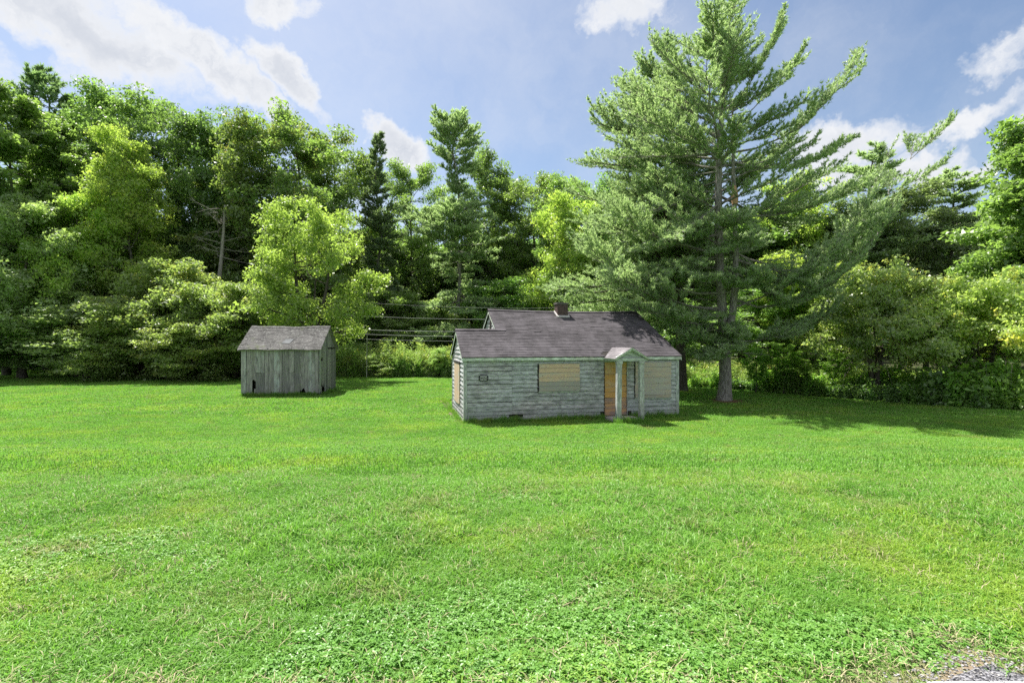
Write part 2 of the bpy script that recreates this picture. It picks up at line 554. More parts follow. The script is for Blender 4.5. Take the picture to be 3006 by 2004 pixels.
M['dark'] = simple('dark_interior_wood', (0.02, 0.018, 0.016), (0.045, 0.04, 0.036))
M['brick'] = simple('dark_chimney_brick', (0.070, 0.050, 0.046), (0.14, 0.095, 0.085), 14)
M['mortar'] = simple('chimney_mortar', (0.10, 0.09, 0.085), (0.17, 0.155, 0.15), 20)
M['flash'] = simple('chimney_flashing', (0.40, 0.38, 0.37), (0.55, 0.53, 0.52), 9)
M['stone'] = simple('foundation_stone', (0.085, 0.065, 0.05), (0.20, 0.165, 0.14), 5)
M['sign'] = simple('black_sign_face', (0.012, 0.012, 0.014), (0.022, 0.022, 0.026), 20, .5, .05)
M['letter'] = simple('white_sign_lettering', (0.70, 0.70, 0.70), (0.80, 0.80, 0.80), 20, .6, .05)
M['wire'] = simple('aged_wire', (0.34, 0.35, 0.34), (0.46, 0.47, 0.46), 3, .6, .05)
M['stake'] = simple('pale_weathered_stake', (0.28, 0.28, 0.26), (0.45, 0.45, 0.42), 9)
M['litter'] = simple('pine_needle_litter', (0.075, 0.042, 0.022), (0.19, 0.115, 0.062), 40)
M['rawwood'] = simple('raw_split_wood', (0.40, 0.23, 0.12), (0.58, 0.37, 0.22), 16)


def shed_wood(name):
    m, N = new_mat(name)
    p = objco(N)
    rnd = obj_random(N)
    off = N.n('ShaderNodeCombineXYZ', {0: N.math('MULTIPLY', rnd, 37.0), 1: N.math('MULTIPLY', rnd, 11.0), 2: N.math('MULTIPLY', rnd, 19.0)}).outputs[0]
    q = N.vmath('ADD', p, off)
    grain = N.noise(scaled(N, q, (24, 24, 1.1)), 1.5, 6, .7, .3)
    patch = N.noise(scaled(N, q, (3, 3, 1.3)), 1.5, 5, .6)
    broad = N.noise(p, 1.1, 4)
    col = N.mix(N.ramp(grain, .32, .70), (0.125, 0.118, 0.118), (0.47, 0.45, 0.45))
    pale = N.ramp(rnd, .74, .94, 0, .55)
    col = N.mix(N.math('MULTIPLY', N.ramp(rnd, .05, .55, .75, 0.0), .8), col, N.mix(grain, (0.05, 0.052, 0.052), (0.17, 0.175, 0.175)))
    col = N.mix(N.math('MULTIPLY', pale, N.ramp(patch, .35, .6)), col, (0.50, 0.56, 0.56))
    col = N.mix(N.ramp(patch, .56, .72, 0, .7), col, (0.095, 0.094, 0.088))
    col = N.mix(N.ramp(broad, .52, .7, 0, .4), col, (0.20, 0.215, 0.15))
    finish(N, col, .92, .12, grain, .7, .012)
    return m


M['shedwood'] = shed_wood('grey_weathered_board')


def ground_mat():
    m, N = new_mat('lawn_ground')
    p = geo_pos(N)
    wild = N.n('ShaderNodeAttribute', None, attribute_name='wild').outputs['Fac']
    a = N.noise(p, 0.35, 4)
    b = N.noise(p, 14, 5, .7)
    c = N.mix(N.ramp(a, .35, .65), (0.060, 0.160, 0.024), (0.100, 0.210, 0.032))
    c = N.mix(N.ramp(b, .45, .7, 0, .6), c, (0.060, 0.066, 0.030))
    bare = N.n('ShaderNodeAttribute', None, attribute_name='bare').outputs['Fac']
    c = N.mix(N.math('MULTIPLY', bare, N.ramp(b, .30, .55)), c, (0.21, 0.165, 0.12))
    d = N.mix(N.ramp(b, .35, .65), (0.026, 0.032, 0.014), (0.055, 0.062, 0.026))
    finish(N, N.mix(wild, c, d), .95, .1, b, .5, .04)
    return m


def blade_mat(name, a, b, yellow, trans=.40, gloss=.05):
    m, N = new_mat(name)
    p = geo_pos(N)
    rnd = obj_random(N)
    tnt = tint_attr(N)
    flat = N.vmath('MULTIPLY', p, (1, 1, 0))
    big = N.noise(flat, 0.28, 4, .6)
    mid = N.noise(flat, 1.7, 4, .6)
    f = N.math('ADD', N.math('MULTIPLY', N.math('SUBTRACT', big, .5), 1.3), N.math('ADD', N.math('MULTIPLY', tnt, .5), N.math('MULTIPLY', mid, .5)), clamp=True)
    col = N.mix(f, a, b)
    yl = N.ramp(N.math('ADD', N.math('MULTIPLY', N.noise(N.vmath('ADD', flat, (31, 7, 0)), .42, 4, .6), .8), N.math('MULTIPLY', rnd, .2)), .50, .68, 0, .8)
    col = N.mix(yl, col, yellow)
    dry = N.ramp(N.math('ADD', N.math('MULTIPLY', N.noise(N.vmath('ADD', flat, (3, 57, 0)), 1.15, 5, .65), .85), N.math('MULTIPLY', tnt, .15)), .54, .70, 0, .75)
    col = N.mix(dry, col, (0.27, 0.27, 0.115))
    col = N.mix(N.ramp(tnt, .93, .96, 0, .8), col, (0.34, 0.33, 0.18))
    tcol = N.mix(1.0, col, (1.15, 1.35, 0.75), blend='MULTIPLY')
    df = N.n('ShaderNodeBsdfDiffuse', {'Color': col})
    tr = N.n('ShaderNodeBsdfTranslucent', {'Color': tcol})
    mx = N.n('ShaderNodeMixShader', {0: trans, 1: df.outputs[0], 2: tr.outputs[0]})
    gl = N.n('ShaderNodeBsdfGlossy', {'Color': (1, 1, 1, 1), 'Roughness': .40})
    m2 = N.n('ShaderNodeMixShader', {0: gloss, 1: mx.outputs[0], 2: gl.outputs[0]})
    N.n('ShaderNodeOutputMaterial', {'Surface': m2.outputs[0]})
    return m


GRASS = blade_mat('grass_blade', (0.108, 0.246, 0.038), (0.222, 0.418, 0.080), (0.300, 0.410, 0.064), .42, .012)
CLOVER = blade_mat('clover_leaf', (0.105, 0.260, 0.042), (0.235, 0.430, 0.095), (0.310, 0.450, 0.085), .38, .02)
STRAW = simple('dry_straw', (0.26, 0.235, 0.125), (0.42, 0.39, 0.24), 30)


def asphalt_mat():
    m, N = new_mat('old_asphalt')
    p = geo_pos(N)
    v = N.n('ShaderNodeTexVoronoi', {'Vector': p, 'Scale': 130.0}).outputs['Color']
    s = N.n('ShaderNodeSeparateColor', {0: v}).outputs[0]
    n = N.noise(p, 6, 5)
    col = N.mix(N.ramp(s, .25, .95), (0.045, 0.045, 0.052), (0.25, 0.25, 0.27))
    col = N.mix(N.ramp(n, .45, .7, 0, .5), col, (0.10, 0.09, 0.085))
    finish(N, col, .9, .25, s, .8, .006)
    return m


def line_mat():
    m, N = new_mat('worn_road_paint')
    p = geo_pos(N)
    v = N.n('ShaderNodeTexVoronoi', {'Vector': p, 'Scale': 120.0}).outputs['Color']
    s = N.n('ShaderNodeSeparateColor', {0: v}).outputs[0]
    col = N.mix(N.ramp(s, .70, .85), (0.66, 0.67, 0.66), (0.16, 0.16, 0.17))
    finish(N, col, .8, .25, s, .5, .004)
    return m


# ------------------------------------------------------------------ ground, road
def build_ground():
    def axis(lo, hi, d0, grow):
        a = [0.0]
        while a[-1] < hi:
            a.append(a[-1] + d0 + abs(a[-1]) * grow)
        b = [0.0]
        while b[-1] > lo:
            b.append(b[-1] - d0 - abs(b[-1]) * grow)
        return np.array(sorted(set(a + b)))
    xs = axis(-900, 900, .35, .045)
    ys = axis(-120, 1500, .30, .03)
    X, Y = np.meshgrid(xs, ys)
    Z = ground_z(X, Y)
    Z = Z + 0.012 * np.clip(Y - 70, 0, None)
    V = np.stack([X, Y, Z], -1).reshape(-1, 3)
    nx, ny = len(xs), len(ys)
    i = np.arange(ny - 1)[:, None] * nx + np.arange(nx - 1)[None, :]
    F = np.stack([i, i + 1, i + nx + 1, i + nx], -1).reshape(-1, 4)
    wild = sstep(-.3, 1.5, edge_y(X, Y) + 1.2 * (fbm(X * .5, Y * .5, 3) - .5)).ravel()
    bare = (np.exp(-(np.clip(Y - road_edge(X), 0, 9) / .16) ** 2) * (Y > 1.5)).ravel()
    me = mesh_np('lawn', V, F, ground_mat(), {'wild': ('POINT', wild), 'bare': ('POINT', bare)}, True)
    tag(link('lawn', me), 'mown green lawn sloping down from the road to the old buildings', None, None, 'structure')


def road_edge(x):
    x = np.asarray(x, float)
    e = np.interp(x, [-60, 1.2, 1.6, 1.82, 2.1, 2.36, 2.42, 2.55, 60], [2.1, 2.17, 2.28, 2.41, 2.55, 2.64, 2.57, 2.47, 2.44])
    return e + .05 * (fbm(x * 6, x * 0 + 2, 11) - .5)


def build_road():
    xs = np.concatenate([np.linspace(-60, 1, 40), np.linspace(1.05, 3.2, 60), np.linspace(3.4, 60, 40)])
    rows = np.linspace(0, 1, 14)
    e = road_edge(xs)
    Y = -4.0 + (e[None, :] + 4.0) * rows[:, None]
    X = np.repeat(xs[None, :], len(rows), 0)
    Z = np.maximum(ground_z(X, Y), 1.27) + .006
    Z = ground_z(X, Y) + .022 * np.clip((e[None, :] - Y) / .08, 0, 1) - .004
    V = np.stack([X, Y, Z], -1).reshape(-1, 3)
    nx = len(xs)
    i = np.arange(len(rows) - 1)[:, None] * nx + np.arange(nx - 1)[None, :]
    F = np.stack([i, i + 1, i + nx + 1, i + nx], -1).reshape(-1, 4)
    tag(link('road', mesh_np('road', V, F, asphalt_mat(), None, True)), 'ragged edge of the grey asphalt road', None, None, 'structure')
    xs2 = np.linspace(1.9, 30, 120)
    y0, y1 = 2.22, 2.375
    Vs = []
    for y in (y0, y1):
        yy = np.full(len(xs2), y) + .02 * (fbm(xs2 * 7, xs2 * 0 + y * 9, 4) - .5)
        Vs.append(np.stack([xs2, yy, ground_z(xs2, yy) + .024], -1))
    n = len(xs2)
    i = np.arange(n - 1)
    tag(link('road_marking', mesh_np('road_marking', np.vstack(Vs), np.stack([i, i + 1, i + n + 1, i + n], -1), line_mat())),
        'worn white line painted along the road edge', None, None, 'structure')


build_ground()
build_road()



# loose gravel along the ragged asphalt edge
g_ = np.random.default_rng(808)
mb = MB()
for k in range(900):
    gx_ = g_.uniform(1.5, 3.2)
    gy_ = float(road_edge(gx_)) + g_.normal(-.07, .07)
    gs_ = g_.uniform(.002, .006)
    gz0 = float(ground_z(gx_, gy_)) + .016
    v_ = np.array([(a_, b_, c_) for a_ in (-1, 1) for b_ in (-1, 1) for c_ in (-.6, .7)]) * gs_ * g_.uniform(.6, 1.1, (8, 3)) + np.array([gx_, gy_, gz0])
    mb.hexa(v_, tint=g_.random())
o = mb.build('gravel', simple('pale_gravel', (0.16, 0.155, 0.16), (0.40, 0.39, 0.38), 60))
tag(o, 'loose pale gravel along the broken asphalt edge', None, None, 'stuff')

# ------------------------------------------------------------------ the cottage
HY, HD, HX = 0.2187, 18.266, -1.6747
HL, HWD, UW, RM, SL, EH = 8.298, 3.907, 1.601, 3.783, 0.4938, 2.40
MD = 2 * RM
HZ = float(ground_z(HX + 3, HD + 2))
rng = np.random.default_rng(5)
house = empty('cottage', (HX, HD, 0.0), HY)
tag(house, 'abandoned one storey cottage with peeling blue grey clapboards and boarded windows', 'house')


def clap_board(name, parent, a0, a1, z0, z1, place, mat, rng, top_fn=None, wob=.004):
    """one clapboard from a0 to a1 along the wall; place(a, out, z) -> local point"""
    n = max(2, int((a1 - a0) / .8) + 1)
    A = np.linspace(a0, a1, n)
    V = []
    dz = rng.normal(0, wob, n)
    lip = .030 + rng.normal(0, .006, n)
    for k, a in enumerate(A):
        V += [place(a, lip[k], z0 + dz[k]), place(a, -.004, z0 + dz[k]), place(a, .002, z1 - .010), place(a, -.006, z1 - .010)]  # slit above each board bares the dark core, standing in for lap shadow
    F = []
    for k in range(n - 1):
        b, c = 4 * k, 4 * k + 4
        F += [(b, c, c + 2, b + 2), (b + 1, b + 3, c + 3, c + 1), (b, b + 1, c + 1, c), (b + 2, c + 2, c + 3, b + 3)]
    F += [(0, 2, 3, 1), (4 * n - 4, 4 * n - 3, 4 * n - 1, 4 * n - 2)]
    return link(name, mesh_np(name, V, np.array(F), mat), parent)


def wall_prism(name, parent, pts, thick, place, mat):
    """a wall of outline pts (a, z), its outer face at out = 0"""
    n = len(pts)
    V = [place(a, -.008, z) for a, z in pts] + [place(a, -.008 - thick, z) for a, z in pts]
    me = bpy.data.meshes.new(name)
    F = [tuple(range(n)), tuple(range(2 * n - 1, n - 1, -1))] + [(i, n + i, n + (i + 1) % n, (i + 1) % n) for i in range(n)]
    me.from_pydata([tuple(v) for v in V], [], F)
    me.materials.append(mat)
    me.update()
    return link(name, me, parent)


fr = lambda a, o, z: (a, -o, z)                       # front wall
lf = lambda a, o, z: (-o, a, z)                       # left end wall, a = depth
rt = lambda a, o, z: (HL + o, a, z)
bk = lambda a, o, z: (a, MD + o, z)
mg = lambda a, o, z: (UW - o, a, z)                   # gable of the main part above the low wing
wb = lambda a, o, z: (a, HWD + o, z)

# ---- front wall
wf = wall_prism('wall', house, [(0, .10), (HL, .10), (HL, 2.36), (0, 2.36)], .12, fr, M['dark'])
EX = .158
DOOR = (5.262, 6.17, .12, 2.118)
seam = 1.716
rows = []
z = .13
while z < 2.22:
    rows.append((z, min(z + EX, 2.255)))
    z += EX
for i, (z0, z1) in enumerate(rows):
    sag = .012 * math.sin(i * 1.7)
    if i == 0:
        MB().box(1.45, 2.35, -.012, .004, .03, .17).build('sill_board', M['plank_grey'], wf)
        clap_board('clapboard', wf, .09, 1.60, z0 - .06, z1, fr, M['clap'], rng)
        clap_board('clapboard', wf, 2.12, 5.1, z0 - .05, z1, fr, M['clap'], rng, wob=.010)
        clap_board('clapboard', wf, 6.36, HL - .09, z0 - .05, z1, fr, M['clap'], rng)
        continue
    clap_board('clapboard', wf, .085, seam - .003, z0 - .016 + sag, z1 - .016 + sag, fr, M['clap'], rng)
    segs = [(seam + .003, 5.262), (6.172, HL - .085)]
    for (s0, s1) in segs:
        if s1 - s0 > 3.0:
            c = s0 + rng.uniform(.45, .75) * (s1 - s0)
            clap_board('clapboard', wf, s0, c - .002, z0, z1, fr, M['clap'], rng)
            clap_board('clapboard', wf, c + .002, s1, z0, z1, fr, M['clap'], rng)
        else:
            clap_board('clapboard', wf, s0, s1, z0, z1, fr, M['clap'], rng)
# ---- left end wall of the low wing (gable)
gz = lambda r: EH + SL * min(r, HWD - r) - .10
pts = [(0, .08), (HWD, .08), (HWD, gz(HWD)), (HWD / 2, gz(HWD / 2)), (0, gz(0))]
wl = wall_prism('wall', house, pts, .12, lf, M['dark'])
z = .05
while z < 3.2:
    lo, hi = .085, HWD - .085
    if z + .16 > 2.3:
        q = (z + .16 + .10 - EH) / SL
        lo, hi = max(lo, q), min(hi, HWD - q)
    if hi - lo > .1:
        if .78 < z < 2.0:
            for (s0, s1) in ((lo, 1.10), (2.85, hi)):
                clap_board('clapboard', wl, s0, s1, z, z + .160, lf, M['clap'], rng, wob=.008)
        else:
            clap_board('clapboard', wl, lo, hi, z, z + .160, lf, M['clap'], rng, wob=.008)
    z += .160
# ---- right end wall (full gable) and back
gm = lambda r: EH + SL * min(r, MD - r) - .10
wr = wall_prism('wall', house, [(0, .08), (MD, .08), (MD, gm(MD)), (MD / 2, gm(MD / 2)), (0, gm(0))], .12, rt, M['dark'])
z = .05
while z < 4.0:
    lo, hi = .085, MD - .085
    if z + .16 > 2.3:
        q = (z + .16 + .10 - EH) / SL
        lo, hi = max(lo, q), min(hi, MD - q)
    if hi - lo > .1:
        clap_board('clapboard', wr, lo, hi, z, z + .160, rt, M['clap'], rng)
    z += .160
wbk = wall_prism('wall', house, [(UW, .08), (HL, .08), (HL, 2.32), (UW, 2.32)], .12, bk, M['dark'])
z = .05
while z < 2.25:
    clap_board('clapboard', wbk, UW, HL - .09, z, min(z + .16, 2.3), bk, M['clap'], rng)
    z += .16
ww = wall_prism('wall', house, [(0, .08), (UW, .08), (UW, 2.32), (0, 2.32)], .12, wb, M['dark'])
z = .05
while z < 2.25:
    clap_board('clapboard', ww, .09, UW, z, min(z + .16, 2.3), wb, M['clap'], rng)
    z += .16
# main part's left side: lower wall behind the wing and the gable triangle above it
wm = wall_prism('wall', house, [(.02, .08), (MD, .08), (MD, gm(MD)), (MD / 2, gm(MD / 2)), (.02, gm(.02))], .10, mg, M['dark'])
z = .05
while z < 4.0:
    lo, hi = HWD + .01, MD - .085
    if z + .16 > 2.3:
        q = (z + .16 + .10 - EH) / SL
        lo = max(q, min(HWD + .01, HWD - (z - .16 - EH) / SL))
        if z > 3.2:
            lo = q
        hi = min(hi, MD - q)
    if hi - lo > .1:
        clap_board('clapboard', wm, lo, hi, z, z + .160, mg, M['clap'], rng)
    z += .160
v = MB().box(UW - .045, UW - .02, 3.45, 3.75, 3.42, 3.80).build('gable_vent', M['dark'], house)

# ---- trim
for (x0, x1, y0, y1) in ((-.035, .085, -.035, .0), (HL - .085, HL + .035, -.035, .0), (-.035, .0, .001, .11), (HL, HL + .035, .001, .11), (-.035, .0, HWD - .11, HWD), (HL, HL + .035, MD - .11, MD)):
    MB().box(x0, x1, y0, y1, .02, 2.36).build('corner_board', M['trim'], house)
MB().box(-.09, 1.9, -.112, -.090, 2.215, 2.318).build('fascia', M['trimh'], house)
MB().box(1.902, 5.24, -.110, -.089, 2.218, 2.319).build('fascia', M['trimh'], house)
MB().box(6.46, HL + .09, -.112, -.090, 2.218, 2.319).build('fascia', M['trimh'], house)
MB().box(-.08, HL + .08, -.088, -.001, 2.30, 2.318).build('soffit', M['trimh'], house)
# foundation stones peeping out under the front sill
for k in range(22):
    u = .1 + k * .37 + rng.uniform(-.05, .05)
    w = rng.uniform(.22, .34); h = rng.uniform(.07, .12)
    if u + w > HL - .02:
        break
    c = np.array([(x, y, zz) for x in (u, u + w) for y in (.0, .28) for zz in (-.12, h)]) + rng.normal(0, .012, (8, 3))
    MB().hexa(c).build('foundation_stone', M['stone'], house)
MB().box(.02, HL - .02, .10, .2, -.15, .10).build('foundation', M['dark'], house)

# ---- roof
OG, OE = .10, .12
roof_t = .05


def slope_pt(u, r, up=0.0, front=True, ridge=RM):
    """point on a roof plane, r measured from the eave wall"""
    n = math.hypot(1, SL)
    zz = EH + SL * r
    dip = -.055 * math.sin(max(0, min(1, (u - UW) / (HL - UW))) * math.pi) * max(0, min(1, r / RM))
    if front:
        return (u, r - up * SL / n, zz + up / n + dip)
    return (u, 2 * ridge - r + up * SL / n, zz + up / n + dip)


def roof_slab(u0, u1, r0, r1, front, ridge, parent):
    mb = MB()
    n = 9
    U = np.linspace(u0, u1, n)
    V = []
    for u in U:
        V += [slope_pt(u, r0, 0, front, ridge), slope_pt(u, r0, -roof_t, front, ridge), slope_pt(u, r1, 0, front, ridge), slope_pt(u, r1, -roof_t, front, ridge)]
    F = []
    for k in range(n - 1):
        b, c = 4 * k, 4 * k + 4
        F += [(b, c, c + 2, b + 2), (b + 1, b + 3, c + 3, c + 1), (b, b + 1, c + 1, c), (b + 2, c + 2, c + 3, b + 3)]
    F += [(0, 2, 3, 1), (4 * n - 4, 4 * n - 3, 4 * n - 1, 4 * n - 2)]
    return mb.add(V, F).build('roof_deck', M['dark'], parent)


def shingle_rows(name, regions, mat, parent, exp=.135, tab=.30, seed=1, white=.005, skip=None):
    """regions: list of (pt(u, s, up), u0, u1, s0, s1): rows of three-sided tabs that butt along u and lap along s"""
    g = np.random.default_rng(seed)
    mb = MB()
    for (pt, u0, u1, s0, s1) in regions:
        s = s0
        row = 0
        while s < s1 - .02:
            e = min(exp, s1 - s)
            u = u0 - g.uniform(0, tab)
            wave = g.uniform(0, 6)
            while u < u1:
                a, b = max(u, u0), min(u + tab - .003, u1)
                u += tab
                if b - a < .03:
                    continue
                if skip and skip((a + b) / 2, s):
                    continue
                lift = .016 + g.uniform(-.003, .006) + (g.uniform(.003, .011) if g.random() < .05 else 0)
                j0, j1 = g.normal(0, .004), g.normal(0, .004)
                V = [pt(a, s + j0, lift), pt(b, s + j1, lift), pt(b, s + e + .01, .006), pt(a, s + e + .01, .006),
                     pt(a, s + j0, .0), pt(b, s + j1, .0)]
                t = float(np.clip(.5 + .16 * g.normal() + .14 * math.sin(s * 2.1 + wave * .2), 0, .95))
                if g.random() < white:
                    t = 1.0
                mb.add(V, [(0, 1, 2, 3), (4, 5, 1, 0)], [(0, 3, 4), (1, 5, 2)], tint=t)
            s += exp
            row += 1
    o = mb.build(name, mat, parent, tint=True)
    o['kind'] = 'stuff'
    return o


roof = empty('roof')
roof.parent = house
roof_slab(UW - OG, HL + OG, -OE, RM + .01, True, RM, roof)
roof_slab(UW - OG, HL + OG, -OE, RM, False, RM, roof)
roof_slab(-OG, UW - OG - .002, -OE, HWD / 2 + .01, True, RM, roof)
roof_slab(-OG, UW - OG - .002, -OE, HWD / 2, False, HWD / 2, roof)
cs = 1 / math.hypot(1, SL)
F_ = lambda u, s, up: slope_pt(u, s * cs - OE, up, True, RM)
B_ = lambda u, s, up: slope_pt(u, s * cs - OE, up, False, RM)
W_ = lambda u, s, up: slope_pt(u, s * cs - OE, up, False, HWD / 2)
Ltot = (RM + OE) / cs
Lw = (HWD / 2 + OE) / cs
chim = (4.47, 4.94, 3.28, 3.74)
PR = (5.10, 6.50)                                     # the porch roof cuts into the lowest courses


def skip_main(u, s):
    r = s * cs - OE
    if PR[0] + .08 < u < PR[1] - .08 and s < .30:
        return True
    if u > HL - .16 and 2.9 < r < 3.25:
        return True
    return chim[0] < u < chim[1] and chim[2] < r < chim[3]


shingle_rows('shingles', [(F_, -OG - .02, HL + OG + .02, 0, Lw), (F_, UW - OG - .01, HL + OG + .02, Lw, Ltot), (B_, UW - OG - .02, HL + OG + .02, 0, Ltot), (W_, -OG - .02, UW - OG, 0, Lw)],
             M['shingle'], roof, skip=skip_main, seed=3, white=0)
mb = MB()
g = np.random.default_rng(9)
for (u0, u1, rr) in ((UW - OG - .02, HL + OG + .02, RM), (-OG - .02, UW + .28, HWD / 2)):
    u = u0
    while u < u1 - .05:
        b = min(u + .30, u1)
        if not (rr == RM and b > chim[0] and u < chim[1] and False):
            zt = slope_pt((u + b) / 2, rr, 0)[2] + .03
            l = g.uniform(0, .008)
            V = [(u, rr - .13, zt - .05 + l), (b + .01, rr - .13, zt - .055 + l), (b + .01, rr, zt + .006), (u, rr, zt + .012), (u, rr + .13, zt - .05), (b + .01, rr + .13, zt - .055)]
            mb.add(V, [(0, 1, 2, 3), (3, 2, 5, 4)], tint=float(np.clip(.75 + .1 * g.normal(), 0, .94)))
        u += .30
o = mb.build('ridge_caps', M['shingle'], roof, tint=True)
o['kind'] = 'stuff'
# rake boards
def rake(u, r0, r1, front, ridge, name='rake_board', t=.02):
    mb = MB()
    V = []
    for uu in (u - t / 2, u + t / 2):
        for (r, d) in ((r0, -.052), (r0, -.15), (r1, -.052), (r1, -.15)):
            p = slope_pt(uu, r, 0, front, ridge)
            V.append((p[0], p[1], p[2] + d))
    mb.hexa(V).build(name, M['trimh'], roof)
for (u, rr, rd) in ((-OG + .012, HWD / 2, HWD / 2), (HL + OG - .012, RM, RM)):
    rake(u, -OE, rr, True, rd); rake(u, -OE, rr, False, rd)
rake(UW - OG + .012, HWD / 2 + .05, RM, True, RM); rake(UW - OG + .012, -OE, RM, False, RM)

# ---- chimney
ch = empty('chimney'); ch.parent = house
MB().box(chim[0] + .012, chim[1] - .012, chim[2] + .012, chim[3] - .012, 3.8, 4.56).build('chimney_core', M['mortar'], ch)
mb = MB(); g = np.random.default_rng(4)
z = 3.78; k = 0
while z < 4.50:
    off = .0 if k % 2 else .1
    for side in range(4):
        L = (chim[1] - chim[0]) if side in (0, 2) else (chim[3] - chim[2])
        a = -off
        while a < L:
            a0, a1 = max(a, 0), min(a + .195, L)
            a += .207
            if a1 - a0 < .03:
                continue
            o_ = g.uniform(0, .005)
            if side == 0: bx = (chim[0] + a0, chim[0] + a1, chim[2] - o_, chim[2] + .03)
            elif side == 2: bx = (chim[0] + a0, chim[0] + a1, chim[3] - .03, chim[3] + o_)
            elif side == 1: bx = (chim[0] - o_, chim[0] + .03, chim[2] + .032 + a0 * .85, chim[2] + .032 + a1 * .85)
            else: bx = (chim[1] - .03, chim[1] + o_, chim[2] + .032 + a0 * .85, chim[2] + .032 + a1 * .85)
            mb.box(*bx, z, z + .062)
    z += .073; k += 1
o = mb.build('bricks', M['brick'], ch); o['kind'] = 'stuff'
MB().box(chim[0] - .03, chim[1] + .03, chim[2] - .03, chim[3] + .03, 4.535, 4.60).build('chimney_cap', M['mortar'], ch)
mb = MB()
for (x0, x1) in ((chim[0] - .05, chim[0] - .008), (chim[1] + .008, chim[1] + .05)):
    V = []
    for x in (x0, x1):
        for r in (chim[2] - .06, chim[3] - .05):
            for d in (.0, .07):
                V.append((x, r, EH + SL * r + d - .02))
    mb.hexa(V)
V = []
for x in (chim[0] - .05, chim[1] + .05):
    for r in (chim[2] - .10, chim[2] - .012):
        for d in (.0, .05):
            V.append((x, r, EH + SL * r + d - .02))
mb.hexa(V)
mb.build('chimney_flashing', M['flash'], ch)

# ---- boarded openings
def planks(parent, u0, u1, z0, z1, n, out, mats, rng, y_in=.012, thick=.024, gap=.007):
    hs = rng.uniform(.85, 1.15, n); hs = hs / hs.sum() * (z1 - z0)
    z = z0
    for i in range(n):
        a, b = z + gap / 2, z + hs[i] - gap / 2
        z += hs[i]
        j = rng.normal(0, .004, 8)
        e0, e1 = rng.normal(0, .006, 2)
        o = out + rng.uniform(-.004, .004)
        V = [(u0 + e0, -o - thick, a + j[0]), (u0 + e0, -o - thick, b + j[1]), (u0 + e0, -o, a + j[0]), (u0 + e0, -o, b + j[1]),
             (u1 + e1, -o - thick, a + j[2]), (u1 + e1, -o - thick, b + j[3]), (u1 + e1, -o, a + j[2]), (u1 + e1, -o, b + j[3])]
        MB().hexa(V).build('plank', mats[min(i, len(mats) - 1)] if isinstance(mats, list) else mats, parent)


w1 = empty('boarded_window'); w1.parent = house
planks(w1, 2.715, 4.27, 1.085, 2.085, 6, .034, [M['plank_grey'], M['plank_grey'], M['plank'], M['plank'], M['plank'], M['plank']], rng)
MB().box(2.70, 4.285, -.050, -.026, 2.089, 2.108).build('window_edge', M['post'], w1)
MB().box(2.66, 2.708, -.034, -.004, 1.06, 2.088).build('window_edge', M['dark'], w1)  # dark strip down the left edge of the planks
MB().box(2.70, 4.26, -.040, -.004, 1.045, 1.075).build('window_sill', M['gable'], w1)
w2 = empty('boarded_window'); w2.parent = house
MB().box(6.47, 6.492, -.040, -.004, .74, 2.13).build('window_edge', M['dark'], w2)  # near-black strip in place of trim: darkness of the gap beside the planks
planks(w2, 6.50, 7.985, .87, 2.128, 6, .034, M['plank_wall'], rng)
MB().box(6.50, 7.985, -.060, -.030, .755, .862).build('plank', M['plank_grey'], w2)
MB().box(6.46, 8.0, -.050, -.004, .715, .750).build('window_sill', M['trim'], w2)
dr = empty('boarded_doorway'); dr.parent = house
MB().box(5.264, 6.168, .03, .06, .11, 2.2).build('door_backing', M['dark'], dr)
planks(dr, 5.268, 6.165, .13, 2.125, 9, -.028, [M['plank_door_low'], M['plank_door_low'], M['plank_door_low'], M['plank_door'], M['plank_door']], rng, gap=.006)
MB().box(5.24, 5.264, -.03, .03, .12, 2.16).build('door_jamb', M['dark'], dr)
MB().box(6.168, 6.19, -.03, .03, .12, 2.16).build('door_jamb', M['trim'], dr)
MB().box(5.24, 6.19, -.032, .03, 2.128, 2.235).build('door_lintel', M['trim'], dr)
# boarded opening in the left end wall: upright planks
w3 = empty('boarded_window'); w3.parent = house
for k, (r0, r1) in enumerate(((1.13, 1.62), (1.66, 2.22), (2.26, 2.82))):
    c0 = .55 + rng.uniform(-.03, .03)
    MB().box(-.055, -.03, r0, r1, c0, 2.05).build('plank', M['plank'], w3)
MB().box(-.06, -.02, 1.05, 2.9, 2.055, 2.15).build('window_edge', M['dark'], w3)

# ---- porch
po = empty('porch'); po.parent = house
for k in range(9):
    a = 5.22 + k * .1235
    MB().box(a, a + .119, -1.12, -.02, .075, .108 + rng.uniform(-.002, .002)).build('floor_board', M['plank_wall'] if k % 3 else M['plank_grey'], po)
MB().box(5.22, 6.33, -1.118, -1.08, .02, .073).build('porch_joist', M['plank_wall'], po)
MB().box(5.22, 5.26, -1.078, -.02, .02, .073).build('porch_joist', M['plank_grey'], po)
for (u, r) in ((5.30, -.98), (6.1, -.98), (6.1, -.3)):
    c = np.array([(x, y, zz) for x in (u, u + .24) for y in (r, r + .24) for zz in (-.12, .02)]) + rng.normal(0, .012, (8, 3))
    MB().hexa(c).build('foundation_stone', M['stone'], po)
for (u0, u1, lean) in ((5.288, 5.455, .025), (6.175, 6.345, -.01)):
    V = [(u0 + (lean if z > 1 else 0) + (x * (u1 - u0)), y, z) for x in (0, 1) for y in (-1.09, -.93) for z in (.109, 2.20)]
    pp = MB().hexa(V).build('post', M['post'], po)
    zt = 2.105
    V = [(u0 + lean - .02 + (x * (u1 - u0 + .04)), y, z) for x in (0, 1) for y in (-1.11, -.91) for z in (zt, 2.198)]
    MB().hexa(V).build('post_cap', M['post'], po)
PE, PP, PC = 2.30, 2.69, 5.845
